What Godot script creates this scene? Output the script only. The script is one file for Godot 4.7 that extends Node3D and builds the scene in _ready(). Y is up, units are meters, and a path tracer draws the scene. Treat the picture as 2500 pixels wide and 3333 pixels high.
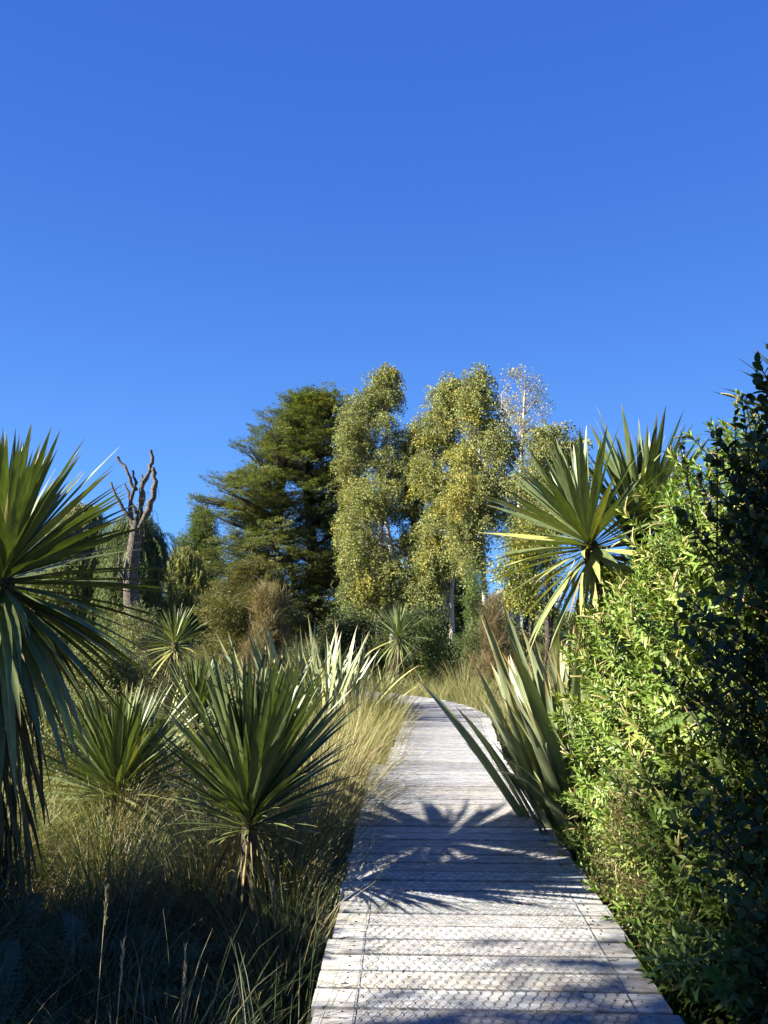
extends Node3D
# A weathered boardwalk with wire netting runs through a wetland garden of cabbage trees, flax,
# tussock and shrubs towards a stand of beech and birch under a clear sky. Deck top is y = 0.

var rng := RandomNumberGenerator.new()
var M := {}
var taken := {}
var path_points: Array = []          # [centre, forward, half width]
const GROUND := -0.5

# ------------------------------------------------------------------ small helpers
class Shape:
	var v := PackedVector3Array()
	var n := PackedVector3Array()
	var c := PackedColorArray()
	var u := PackedVector2Array()
	var i := PackedInt32Array()
	func mesh() -> ArrayMesh:
		var a := []
		a.resize(Mesh.ARRAY_MAX)
		a[Mesh.ARRAY_VERTEX] = v
		a[Mesh.ARRAY_NORMAL] = n
		a[Mesh.ARRAY_COLOR] = c
		a[Mesh.ARRAY_TEX_UV] = u
		a[Mesh.ARRAY_INDEX] = i
		var m := ArrayMesh.new()
		m.add_surface_from_arrays(Mesh.PRIMITIVE_TRIANGLES, a)
		return m
	func put(p: Vector3, nn: Vector3, cc: Color, uv: Vector2) -> void:
		v.append(p)
		n.append(nn)
		c.append(cc)
		u.append(uv)

func rr(a: float, b: float) -> float:
	return rng.randf_range(a, b)

func rdir() -> Vector3:
	var y := rr(-1.0, 1.0)
	var a := rr(0.0, TAU)
	var k := sqrt(1.0 - y * y)
	return Vector3(cos(a) * k, y, sin(a) * k)

func lin(r: float, g: float, b: float) -> Color:
	return Color(r, g, b)

func vary(c: Color, amount: float) -> Color:
	var k := 1.0 + rr(-amount, amount)
	var w := rr(-amount, amount) * 0.35
	return Color(c.r * k * (1.0 + w), c.g * k, c.b * k * (1.0 - w))

func numbered(called: String) -> String:
	taken[called] = taken.get(called, 0) + 1
	return called if taken[called] == 1 else "%s_%03d" % [called, taken[called] - 1]

func thing(called: String, label: String, category: String, at: Vector3, group := "") -> Node3D:
	var o := Node3D.new()
	o.name = numbered(called)
	add_child(o)
	o.position = at
	o.set_meta("label", label)
	o.set_meta("category", category)
	if group != "":
		o.set_meta("group", group)
	return o

func part(called: String, mesh: Mesh, mat: Material, parent: Node3D, xf := Transform3D()) -> MeshInstance3D:
	var o := MeshInstance3D.new()
	o.name = called
	o.mesh = mesh
	o.material_override = mat
	o.transform = xf
	parent.add_child(o, true)
	return o

func structure(called: String, mesh: Mesh, mat: Material) -> MeshInstance3D:
	var o := part(called, mesh, mat, self)
	o.set_meta("kind", "structure")
	return o

func scatter(called: String, mesh: Mesh, mat: Material, parent: Node3D, xfs: Array, cols: Array) -> MultiMeshInstance3D:
	var mm := MultiMesh.new()
	mm.transform_format = MultiMesh.TRANSFORM_3D
	mm.use_colors = true
	mm.mesh = mesh
	mm.instance_count = xfs.size()
	for k in xfs.size():
		mm.set_instance_transform(k, xfs[k])
		mm.set_instance_color(k, cols[k])
	var o := MultiMeshInstance3D.new()
	o.name = called
	o.multimesh = mm
	o.material_override = mat
	o.set_meta("kind", "stuff")
	parent.add_child(o, true)
	return o

func up_to(dir: Vector3, spin: float, scale: float) -> Basis:
	var y := dir.normalized()
	var x := y.cross(Vector3(0.31, 0.2, 0.93)).normalized()
	var z := x.cross(y)
	return (Basis(y, spin) * Basis(x, y, z)).scaled(Vector3.ONE * scale)

# width along a blade
func profile(kind: int, t: float) -> float:
	match kind:
		0:  # sword leaf of a cabbage tree
			return lerpf(0.34, 1.0, smoothstep(0.0, 0.42, t)) * (1.0 - pow(maxf(0.0, (t - 0.42) / 0.58), 1.6))
		1:  # strap leaf of flax
			return lerpf(0.72, 1.0, smoothstep(0.0, 0.4, t)) * (1.0 - pow(maxf(0.0, (t - 0.55) / 0.45), 2.2))
		2:  # grass
			return 1.0 - pow(t, 1.7) * 0.9
		3:  # lance leaf
			return lerpf(0.15, 1.0, smoothstep(0.0, 0.45, t)) * (1.0 - pow(maxf(0.0, (t - 0.45) / 0.55), 1.5))
	return sin(PI * clampf(0.06 + t * 0.94, 0.0, 1.0)) ** 0.7   # oval leaf

func blade(s: Shape, p: Vector3, d: Vector3, length: float, width: float, bend: float, seg: int, fold: float, kind: int, c0: Color, c1: Color, tip: Color, twist := 0.0, late := 1.0, side := Vector3.ZERO) -> void:
	var t := d.normalized()
	if side == Vector3.ZERO:
		side = t.cross(Vector3.UP)
		side = Vector3(0, 0, 1) if side.length() < 0.02 else side.normalized()
	var first := s.v.size()
	for k in seg + 1:
		var f := float(k) / seg
		var across := side.rotated(t, twist * f)
		var nrm := across.cross(t).normalized()
		var w := 0.5 * width * profile(kind, f)
		var col := c0.lerp(c1, f)
		if f > 0.9:
			col = tip
		var lift := nrm * fold * w
		var tilt := across * fold * 0.7
		s.put(p - across * w + lift, (nrm + tilt).normalized(), col, Vector2(0.0, f))
		s.put(p, nrm, col, Vector2(0.5, f))
		s.put(p + across * w + lift, (nrm - tilt).normalized(), col, Vector2(1.0, f))
		p += t * length / seg
		t = t.rotated(side, -bend / seg * lerpf(1.0, 2.0 * f, late))
	for k in seg:
		var a := first + k * 3
		for j in 2:
			s.i.append_array([a + j, a + j + 3, a + j + 1, a + j + 1, a + j + 3, a + j + 4])

func ribbon(s: Shape, p: Vector3, d: Vector3, length: float, width: float, bend: float, seg: int, c0: Color, c1: Color, late := 1.0) -> void:
	var t := d.normalized()
	var side := t.cross(Vector3.UP)
	side = Vector3(0, 0, 1) if side.length() < 0.02 else side.normalized()
	var across := side.rotated(t, rr(-1.2, 1.2))
	var first := s.v.size()
	for k in seg + 1:
		var f := float(k) / seg
		var nrm := across.cross(t).normalized()
		var w := 0.5 * width * (1.0 - pow(f, 1.7) * 0.9)
		var col := c0.lerp(c1, f)
		s.put(p - across * w, nrm, col, Vector2(0, f))
		s.put(p + across * w, nrm, col, Vector2(1, f))
		p += t * length / seg
		t = t.rotated(side, -bend / seg * lerpf(1.0, 2.0 * f, late))
	for k in seg:
		var a := first + k * 2
		s.i.append_array([a, a + 2, a + 1, a + 1, a + 2, a + 3])

# a small leaf of two folded faces
func leaf(s: Shape, p: Vector3, d: Vector3, nrm: Vector3, length: float, width: float, col: Color) -> void:
	var side := d.cross(nrm).normalized()
	var up := side.cross(d).normalized()
	var a := s.v.size()
	var m := p + d * length * 0.45
	s.put(p, up, col, Vector2(0.5, 0))
	s.put(m - side * width * 0.5 + up * width * 0.14, (up + side * 0.3).normalized(), col, Vector2(0, 0.5))
	s.put(m + side * width * 0.5 + up * width * 0.14, (up - side * 0.3).normalized(), col, Vector2(1, 0.5))
	s.put(p + d * length - up * length * 0.12, up, col, Vector2(0.5, 1))
	s.i.append_array([a, a + 1, a + 3, a, a + 3, a + 2])

func tube(s: Shape, pts: Array, rads: Array, sides: int, c0: Color, c1: Color, lump := 0.0) -> void:
	var first := s.v.size()
	var run := 0.0
	for k in pts.size():
		var p: Vector3 = pts[k]
		var q0: Vector3 = pts[maxi(k - 1, 0)]
		var q1: Vector3 = pts[mini(k + 1, pts.size() - 1)]
		var t := (q1 - q0).normalized()
		var x := t.cross(Vector3(0.21, 0.11, 0.97)).normalized()
		var z := x.cross(t)
		if k > 0:
			run += p.distance_to(pts[k - 1])
		var f := float(k) / maxi(1, pts.size() - 1)
		for j in sides + 1:
			var a := TAU * j / sides
			var o := x * cos(a) + z * sin(a)
			var rad: float = rads[k]
			if lump > 0.0:
				rad *= 1.0 + lump * sin(a * 3.0 + run * 9.0) * cos(run * 23.0 + a * 2.0)
			s.put(p + o * rad, o, c0.lerp(c1, f), Vector2(float(j) / sides * 2.0, run))
	var ring := sides + 1
	for k in pts.size() - 1:
		for j in sides:
			var a := first + k * ring + j
			s.i.append_array([a, a + 1, a + ring, a + 1, a + ring + 1, a + ring])
	# closing caps
	for e in [0, pts.size() - 1]:
		var mid := s.v.size()
		var q: Vector3 = pts[e]
		var out: Vector3 = (q - pts[1 if e == 0 else e - 1]).normalized()
		s.put(q, out, c1 if e > 0 else c0, Vector2(0.5, 0))
		for j in sides:
			var a: int = first + e * ring + j
			var w := s.v[a]
			var w2 := s.v[a + 1]
			if (w - q).cross(w2 - q).dot(out) > 0.0:
				s.i.append_array([mid, a + 1, a])
			else:
				s.i.append_array([mid, a, a + 1])

func box(s: Shape, lo: Vector3, hi: Vector3, col: Color) -> void:
	for axis in 3:
		for sgn in [0, 1]:
			var nrm := Vector3.ZERO
			nrm[axis] = 1.0 if sgn else -1.0
			var b := (axis + 1) % 3
			var c := (axis + 2) % 3
			var q := []
			for k in 4:
				var p := Vector3.ZERO
				p[axis] = hi[axis] if sgn else lo[axis]
				p[b] = hi[b] if k in [1, 2] else lo[b]
				p[c] = hi[c] if k in [2, 3] else lo[c]
				q.append(p)
			var a := s.v.size()
			for k in 4:
				s.put(q[k], nrm, col, Vector2(q[k][b], q[k][c]))
			s.i.append_array([a, a + 2, a + 1, a, a + 3, a + 2] if sgn else [a, a + 1, a + 2, a, a + 2, a + 3])

func noise(seed_: int, freq: float, octaves := 3) -> FastNoiseLite:
	var f := FastNoiseLite.new()
	f.seed = seed_
	f.noise_type = FastNoiseLite.TYPE_SIMPLEX_SMOOTH
	f.frequency = freq
	f.fractal_octaves = octaves
	return f

# ------------------------------------------------------------------ materials
func plant(rough: float, spec: float, through: float, tex: Texture2D = null) -> StandardMaterial3D:
	var m := StandardMaterial3D.new()
	m.vertex_color_use_as_albedo = true
	m.roughness = rough
	m.metallic_specular = spec
	m.cull_mode = BaseMaterial3D.CULL_DISABLED
	if tex:
		m.albedo_texture = tex
	if through > 0.0:
		m.backlight_enabled = true
		m.backlight = Color(through * 0.95, through, through * 0.45)
	return m

func stripes() -> Texture2D:
	var w := 64
	var h := 256
	var data := PackedByteArray()
	data.resize(w * h * 3)
	var f := noise(5, 0.32, 2)
	var g := noise(6, 0.03, 2)
	for y in h:
		for x in w:
			var k := 0.9 + 0.13 * f.get_noise_2d(x, y * 0.02) + 0.16 * g.get_noise_2d(x, y * 0.8)
			if absf(x - 31.5) < 1.6:
				k += 0.08
			var b := int(clampf(k, 0.0, 1.0) * 255.0)
			var o := (y * w + x) * 3
			data[o] = b
			data[o + 1] = b
			data[o + 2] = int(b * 0.97)
	return ImageTexture.create_from_image(Image.create_from_data(w, h, false, Image.FORMAT_RGB8, data))

# weathered timber: eight boards stacked in one picture, grain along x
func timber() -> Array:
	var w := 1024
	var h := 1024
	var col := PackedByteArray()
	var hei := PackedByteArray()
	col.resize(w * h * 3)
	hei.resize(w * h)
	var fine := noise(11, 0.5, 2)
	var mid := noise(12, 0.09, 3)
	var soft := noise(13, 0.012, 3)
	var knots := []
	var kr := RandomNumberGenerator.new()
	kr.seed = 3
	for row in 8:
		for q in 2 + row % 2:
			knots.append([kr.randf_range(40, 980), row * 128 + kr.randf_range(20, 108), kr.randf_range(4.0, 9.0)])
	for y in h:
		var row := y / 128
		for x in w:
			var yy := float(y)
			var dark := 0.0
			for kn in knots:
				var dy: float = yy - kn[1]
				if absf(dy) > 40.0:
					continue
				var dx: float = (x - kn[0]) * 0.45
				if absf(dx) > 40.0:
					continue
				var dd := sqrt(dx * dx + dy * dy)
				var rad: float = kn[2]
				yy += signf(dy) * rad * 1.2 * exp(-dd / (rad * 1.6))
				dark = maxf(dark, 1.0 - smoothstep(rad * 0.5, rad, dd))
			var wave := soft.get_noise_2d(x * 0.5, yy * 0.6 + row * 300.0) * 14.0
			var g := fine.get_noise_2d(x * 0.012, yy + wave)
			var g2 := mid.get_noise_2d(x * 0.025, yy * 1.4 + wave + row * 77.0)
			var blot := soft.get_noise_2d(x * 1.1 + 500.0, y * 2.2)
			var crack := smoothstep(0.45, 0.62, g2)
			var k := 0.64 + 0.11 * g + 0.13 * g2 + 0.14 * blot - 0.22 * crack
			k *= 1.0 - 0.55 * dark
			var warm := 0.0 + 0.05 * soft.get_noise_2d(x * 0.7, y * 1.3 + 900.0) + dark * 0.06
			var o := (y * w + x) * 3
			col[o] = int(clampf(k * (1.0 + warm), 0.0, 1.0) * 255.0)
			col[o + 1] = int(clampf(k, 0.0, 1.0) * 255.0)
			col[o + 2] = int(clampf(k * (0.985 - warm), 0.0, 1.0) * 255.0)
			hei[y * w + x] = int(clampf(0.6 + 0.22 * g + 0.2 * g2 - 0.5 * crack - 0.3 * dark, 0.0, 1.0) * 255.0)
	return [ImageTexture.create_from_image(Image.create_from_data(w, h, false, Image.FORMAT_RGB8, col)), ImageTexture.create_from_image(Image.create_from_data(w, h, false, Image.FORMAT_L8, hei))]

func bark_texture(seed_: int, stretch: float, light: float, dark: float, birch: bool) -> Array:
	var w := 256
	var h := 512
	var col := PackedByteArray()
	var hei := PackedByteArray()
	col.resize(w * h * 3)
	hei.resize(w * h)
	var f := noise(seed_, 0.06, 4)
	var g := noise(seed_ + 1, 0.02, 3)
	for y in h:
		for x in w:
			var a := f.get_noise_2d(x, y * stretch)
			var b := g.get_noise_2d(x, y)
			var k := lerpf(dark, light, clampf(0.5 + a * 0.9 + b * 0.3, 0.0, 1.0))
			if birch:
				k = light * (0.92 + 0.1 * b)
				var mark := f.get_noise_2d(x * 0.25 + 90.0, y * 1.6)
				k = lerpf(k, dark, smoothstep(0.22, 0.4, mark))
			var o := (y * w + x) * 3
			col[o] = int(clampf(k * 1.0, 0, 1) * 255)
			col[o + 1] = int(clampf(k * (0.98 if birch else 0.95), 0, 1) * 255)
			col[o + 2] = int(clampf(k * (0.95 if birch else 0.88), 0, 1) * 255)
			hei[y * w + x] = int(clampf(0.5 + a * 0.8, 0, 1) * 255)
	return [ImageTexture.create_from_image(Image.create_from_data(w, h, false, Image.FORMAT_RGB8, col)), ImageTexture.create_from_image(Image.create_from_data(w, h, false, Image.FORMAT_L8, hei))]

func bark(t: Array, relief: float) -> StandardMaterial3D:
	var m := StandardMaterial3D.new()
	m.vertex_color_use_as_albedo = true
	m.albedo_texture = t[0]
	m.heightmap_enabled = true
	m.heightmap_texture = t[1]
	m.heightmap_scale = relief
	m.roughness = 0.9
	m.uv1_scale = Vector3(1, 1.4, 1)
	return m

func make_materials() -> void:
	var st := stripes()
	M.sword = plant(0.42, 0.4, 0.55, st)
	M.flax = plant(0.4, 0.45, 0.35, st)
	M.dead = plant(0.85, 0.3, 0.25, st)
	M.grass = plant(0.55, 0.4, 0.6)
	M.hebe = plant(0.42, 0.45, 0.7)
	M.broad = plant(0.5, 0.27, 0.6)
	M.tree_leaf = plant(0.6, 0.3, 0.75)
	M.twig = plant(0.85, 0.3, 0.0)
	M.bark_rough = bark(bark_texture(21, 0.35, 0.72, 0.36, false), 3.0)
	M.bark_birch = bark(bark_texture(31, 1.0, 0.95, 0.22, true), 0.6)
	var tw := timber()
	M.planks = []
	for tone in [Color(1.0, 1.0, 0.99), Color(0.92, 0.91, 0.90), Color(1.0, 0.98, 0.94), Color(0.84, 0.845, 0.85), Color(0.97, 0.975, 0.98), Color(0.89, 0.88, 0.85)]:
		var m := StandardMaterial3D.new()
		m.albedo_color = tone
		m.albedo_texture = tw[0]
		m.heightmap_enabled = true
		m.heightmap_texture = tw[1]
		m.heightmap_scale = 0.07
		m.roughness = 0.82
		m.metallic_specular = 0.35
		M.planks.append(m)
	M.wire = StandardMaterial3D.new()
	M.wire.albedo_color = Color(0.55, 0.56, 0.57)
	M.wire.metallic = 0.75
	M.wire.roughness = 0.55
	M.nail = StandardMaterial3D.new()
	M.nail.albedo_color = Color(0.30, 0.29, 0.28)
	M.nail.metallic = 0.6
	M.nail.roughness = 0.7
	var gr := NoiseTexture2D.new()
	gr.width = 512
	gr.height = 512
	gr.seamless = true
	gr.noise = noise(41, 0.02, 5)
	var ramp := Gradient.new()
	ramp.offsets = PackedFloat32Array([0.0, 0.45, 0.7, 1.0])
	ramp.colors = PackedColorArray([Color(0.13, 0.11, 0.08), Color(0.27, 0.23, 0.16), Color(0.33, 0.32, 0.18), Color(0.45, 0.39, 0.27)])
	gr.color_ramp = ramp
	M.soil = StandardMaterial3D.new()
	M.soil.albedo_texture = gr
	M.soil.uv1_triplanar = true
	M.soil.uv1_world_triplanar = true
	M.soil.uv1_scale = Vector3.ONE * 0.6
	M.soil.roughness = 0.95
	M.white_wall = StandardMaterial3D.new()
	M.white_wall.albedo_color = Color(0.86, 0.85, 0.82)
	M.white_wall.roughness = 0.8
	M.roof = StandardMaterial3D.new()
	M.roof.albedo_color = Color(0.36, 0.36, 0.38)
	M.roof.roughness = 0.6
	M.pane = StandardMaterial3D.new()
	M.pane.albedo_color = Color(0.08, 0.1, 0.12)
	M.pane.roughness = 0.08

# ------------------------------------------------------------------ boardwalk
func half_board(ln: float, w: float, th: float, slot: int) -> ArrayMesh:
	var s := Shape.new()
	var c := 0.004
	var pr := [Vector2(-w / 2, -th), Vector2(-w / 2, -c), Vector2(-w / 2 + c, 0), Vector2(w / 2 - c, 0), Vector2(w / 2, -c), Vector2(w / 2, -th)]
	var cuts := [-ln / 2, -ln / 2 + c, ln / 2 - c, ln / 2]
	for k in pr.size():
		var a: Vector2 = pr[k]
		var b: Vector2 = pr[(k + 1) % pr.size()]
		var e := b - a
		var nrm := Vector3(0, e.x, -e.y).normalized()
		for q in 3:
			var d0 := c if (q == 0) else 0.0
			var d1 := c if (q == 2) else 0.0
			var f := s.v.size()
			for z in [[cuts[q], a, d0], [cuts[q], b, d0], [cuts[q + 1], b, d1], [cuts[q + 1], a, d1]]:
				var p := Vector3(z[0], z[1].y - (z[2] * 0.8 if z[1].y > -th + 0.001 else 0.0), z[1].x)
				s.put(p, nrm, Color.WHITE, Vector2((z[0] + 0.75) / 1.5, (slot + 0.06 + 0.88 * (z[1].x + w / 2) / w + (0.0 if z[1].y > -0.01 else 0.05)) / 8.0))
			s.i.append_array([f, f + 2, f + 1, f, f + 3, f + 2])
	for e in [-1, 1]:
		var f := s.v.size()
		for k in pr.size():
			var y: float = pr[k].y - (c * 0.8 if pr[k].y > -th + 0.001 else 0.0)
			s.put(Vector3(e * ln / 2, y, pr[k].x), Vector3(e, 0, 0), Color.WHITE, Vector2(0.02 + 0.01 * k, (slot + 0.5 + y * 3.0) / 8.0))
		for k in range(1, pr.size() - 1):
			s.i.append_array([f, f + k + 1, f + k] if e < 0 else [f, f + k, f + k + 1])
	return s.mesh()

func make_path() -> void:
	var step := 0.155
	var s := -1.0
	while s < 7.7:
		path_points.append([Vector3(0.43 + 0.032 * (s - 3.0), 0, -s), Vector3(0.032, 0, -1).normalized(), 0.71])
		s += step
	var cv := Curve3D.new()
	cv.bake_interval = 0.02
	cv.add_point(Vector3(0.64, 0, -7.84), Vector3.ZERO, Vector3(0.08, 0, -0.8))
	cv.add_point(Vector3(0.90, 0, -10.7), Vector3(-0.1, 0, 0.9), Vector3(0.08, 0, -0.8))
	cv.add_point(Vector3(0.42, 0, -13.1), Vector3(0.5, 0, 0.75), Vector3(-0.5, 0, -0.75))
	cv.add_point(Vector3(-1.9, 0, -15.0), Vector3(1.0, 0, 0.5), Vector3(-1, 0, -0.5))
	var total := cv.get_baked_length()
	var d := 0.0
	while d < total - 0.1:
		var p := cv.sample_baked(d)
		var q := cv.sample_baked(d + 0.05)
		path_points.append([p, (q - p).normalized(), 0.62])
		d += step

func near_deck(x: float, z: float, margin: float) -> bool:
	for k in range(0, path_points.size(), 2):
		var c: Vector3 = path_points[k][0]
		var o := Vector3(x, 0, z) - c
		var f: Vector3 = path_points[k][1]
		if absf(o.dot(f)) < 0.18 and absf(o.dot(f.cross(Vector3.UP))) < path_points[k][2] + margin:
			return true
	return false

func deck_at(run: float, lateral: float) -> Vector3:
	var k := clampf(run / 0.155, 0.0, path_points.size() - 1.001)
	var a: Array = path_points[int(k)]
	var b: Array = path_points[int(k) + 1]
	var f := k - int(k)
	var pa: Vector3 = a[0] + a[1].cross(Vector3.UP) * lateral
	var pb: Vector3 = b[0] + b[1].cross(Vector3.UP) * lateral
	return pa.lerp(pb, f)

func make_boardwalk() -> void:
	var walk := Node3D.new()
	walk.name = "boardwalk"
	walk.set_meta("kind", "structure")
	add_child(walk)
	var wide := []
	var slim := []
	for k in 8:
		wide.append(half_board(1.42, 0.131, 0.045, k))
		slim.append(half_board(1.24, 0.133, 0.045, k))
	var nails := Shape.new()
	for k in path_points.size():
		var c: Vector3 = path_points[k][0]
		var f: Vector3 = path_points[k][1]
		var x := f.cross(Vector3.UP)
		var bs := Basis(x, Vector3.UP, -f)
		if rng.randf() < 0.5:
			bs = bs * Basis(Vector3.UP, PI)
		bs = bs * Basis(Vector3.UP, rr(-0.004, 0.004)) * Basis(Vector3(0, 0, 1), rr(-0.0015, 0.0015)) * Basis(Vector3.RIGHT, rr(-0.008, 0.008))
		var at := c + x * rr(-0.014, 0.014) + Vector3(0, rr(-0.004, 0.002), 0)
		var big: bool = path_points[k][2] > 0.65
		part("plank", (wide if big else slim)[rng.randi() % 8], M.planks[rng.randi() % 6], walk, Transform3D(bs, at))
		for sd in [-1.0, 1.0]:
			for fz in [-0.045, 0.0, 0.045]:
				if fz == 0.0 and rng.randf() < 0.5:
					continue
				var q: Vector3 = c + x * (sd * (0.60 if big else 0.52) + rr(-0.008, 0.008)) + f * (fz + rr(-0.006, 0.006))
				tube(nails, [q + Vector3(0, -0.003, 0), q + Vector3(0, 0.0022, 0)], [0.0045, 0.0045], 6, Color.WHITE, Color.WHITE)
	part("nail_heads", nails.mesh(), M.nail, walk).set_meta("kind", "stuff")
	# bearers under the boards
	var run := 0.0
	var total := path_points.size() * 0.155
	for lat in [-0.58, 0.0, 0.58]:
		var s := Shape.new()
		var pts := []
		var k := 0
		while k < path_points.size():
			var a: float = lat * (1.0 if path_points[k][2] > 0.65 else 0.86)
			pts.append(path_points[k][0] + path_points[k][1].cross(Vector3.UP) * a + Vector3(0, -0.125, 0))
			k += 8
		for q in pts.size() - 1:
			var p0: Vector3 = pts[q]
			var p1: Vector3 = pts[q + 1]
			tube(s, [p0, p1], [0.075, 0.075], 4, Color(0.2, 0.17, 0.13), Color(0.2, 0.17, 0.13))
		part("bearer", s.mesh(), M.twig, walk)
	for q in range(4, path_points.size(), 12):
		for lat in [-0.55, 0.55]:
			var p: Vector3 = path_points[q][0] + path_points[q][1].cross(Vector3.UP) * lat
			var s := Shape.new()
			box(s, Vector3(-0.05, GROUND - 0.15, -0.05), Vector3(0.05, -0.2, 0.05), Color(0.2, 0.17, 0.13))
			part("post", s.mesh(), M.twig, walk, Transform3D(Basis(), Vector3(p.x, 0, p.z)))
	# hexagonal wire netting
	var net := Shape.new()
	var pw := 0.046
	var ph := 0.042
	var lo := -0.55
	var hi := 0.55
	var cols := int((hi - lo) / pw)
	run = 2.2
	var row := 0
	var wire := Color(1, 1, 1)
	var sag := noise(55, 1.4, 2)
	while run < total - 0.4:
		var off := 0.0 if row % 2 == 0 else pw * 0.5
		var reach := 1.0 if run < 8.6 else 0.86
		for k in cols + 1:
			var l := (lo + off + k * pw)
			if l > hi:
				continue
			var a := net_point(run, l * reach, sag)
			var b := net_point(run + ph * 0.42, l * reach, sag)
			wire_bar(net, a, b, 0.0017)
			for sd in [-0.5, 0.5]:
				var l2: float = l + sd * pw
				if l2 < lo - 0.001 or l2 > hi + 0.001:
					continue
				wire_bar(net, b, net_point(run + ph, l2 * reach, sag), 0.0011)
		for e in [lo, hi]:
			wire_bar(net, net_point(run, e * reach, sag), net_point(run + ph, e * reach, sag), 0.0017)
		run += ph
		row += 1
	part("wire_netting", net.mesh(), M.wire, walk)

func net_point(run: float, lat: float, sag: FastNoiseLite) -> Vector3:
	return deck_at(run, lat + 0.003 * sag.get_noise_2d(run * 7.0, lat * 9.0)) + Vector3(0, 0.0055 + 0.003 * sag.get_noise_2d(run, lat), 0)

func wire_bar(s: Shape, a: Vector3, b: Vector3, r: float) -> void:
	var t := (b - a).normalized()
	var x := t.cross(Vector3.UP).normalized() * r
	var y := Vector3(0, r, 0)
	var f := s.v.size()
	for p in [a, b]:
		s.put(p - x - y * 0.5, (-x - y * 0.5).normalized(), Color.WHITE, Vector2())
		s.put(p + y, Vector3.UP, Color.WHITE, Vector2())
		s.put(p + x - y * 0.5, (x - y * 0.5).normalized(), Color.WHITE, Vector2())
	for k in 3:
		var q := (k + 1) % 3
		s.i.append_array([f + k, f + k + 3, f + q, f + q, f + k + 3, f + q + 3])

# ------------------------------------------------------------------ cabbage trees and flax
var swords := {}
const BENDS := [0.05, 0.14, 0.28, 0.5, 0.85, 1.3]

# leaf meshes of unit length along +X, bending down in the XY plane
func sword_set(key: String, width: float, kind: int, fold: float, c: Color, old: Color, tip: Color) -> Array:
	if swords.has(key):
		return swords[key]
	var sets := []
	for b in BENDS:
		var row := []
		for tone in 4:
			var s := Shape.new()
			var k := [0.8, 1.0, 1.18, 1.0][tone] as float
			var c0 := Color(c.r * k, c.g * k, c.b * k)
			if tone == 3:
				c0 = c.lerp(old, 0.75)
			var pale := c0.lerp(Color(0.28, 0.32, 0.12), 0.35)
			blade(s, Vector3.ZERO, Vector3.RIGHT, 1.0, width, b, 9, fold, kind, pale, c0, tip, rr(-0.5, 0.5), 1.0, Vector3(0, 0, 1))
			row.append(s.mesh())
		sets.append(row)
	swords[key] = sets
	return sets

func rosette(parent: Node3D, origin: Vector3, axis: Vector3, count: int, length: float, sets: Array, high: float, low: float, old: float, outer := 1.0, droop := 1.0, mat: Material = null) -> void:
	var tilt := Basis(Quaternion(Vector3.UP, axis.normalized()))
	for k in count:
		var f := (k + 0.5) / count
		var az := k * 2.39996 + rr(-0.25, 0.25)
		var e := lerpf(high, low, pow(f, 1.15)) + rr(-0.11, 0.11)
		var want := droop * (0.04 + 0.42 * pow(f, 2.4) + rr(-0.05, 0.16) * (0.4 + f))
		var b := 0
		while b < BENDS.size() - 1 and want > (BENDS[b] + BENDS[b + 1]) * 0.5:
			b += 1
		var tone := rng.randi() % 3
		if rng.randf() < old * f * f * 2.0:
			tone = 3
		var ln := length * lerpf(0.78, 1.0, smoothstep(0.0, 0.35, f)) * lerpf(1.0, outer, smoothstep(0.35, 1.0, f)) * rr(0.82, 1.08)
		var bs := tilt * Basis(Vector3.UP, az) * Basis(Vector3(0, 0, 1), e) * Basis(Vector3.RIGHT, rr(-0.35, 0.35))
		var at := origin + tilt * Vector3(cos(az) * 0.022, lerpf(0.10, -0.12, f), -sin(az) * 0.022)
		part("leaf", sets[b][tone], mat if mat else M.sword, parent, Transform3D(bs.scaled_local(Vector3(ln, ln, ln)), at))

func skirt(parent: Node3D, top: Vector3, count: int, length: float, depth: float, sets: Array, spread: float) -> void:
	for k in count:
		var f := (k + 0.5) / count
		var az := k * 2.39996 + rr(-0.3, 0.3)
		var e := lerpf(-0.85, -1.5, pow(f, 0.4)) + rr(-0.12, 0.12) * 1.4
		var ln := length * rr(0.6, 1.0)
		var rad := 0.05 + spread * rr(0.2, 1.0)
		var bs := Basis(Vector3.UP, az) * Basis(Vector3(0, 0, 1), e) * Basis(Vector3.RIGHT, rr(-1.2, 1.2))
		part("dead_leaf", sets[rng.randi() % 4][rng.randi() % 4], M.dead, parent, Transform3D(bs.scaled_local(Vector3.ONE * ln), top + Vector3(cos(az) * rad * 0.5, -f * depth, -sin(az) * rad * 0.5)))

func green_swords(width: float, key: String) -> Array:
	return sword_set(key, width, 0, 0.34, Color(0.125, 0.165, 0.068), Color(0.40, 0.37, 0.12), Color(0.30, 0.23, 0.10))

func dead_swords(width: float) -> Array:
	return sword_set("dead%.3f" % width, width, 0, 0.5, Color(0.17, 0.115, 0.065), Color(0.30, 0.22, 0.12), Color(0.14, 0.09, 0.05))

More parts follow.
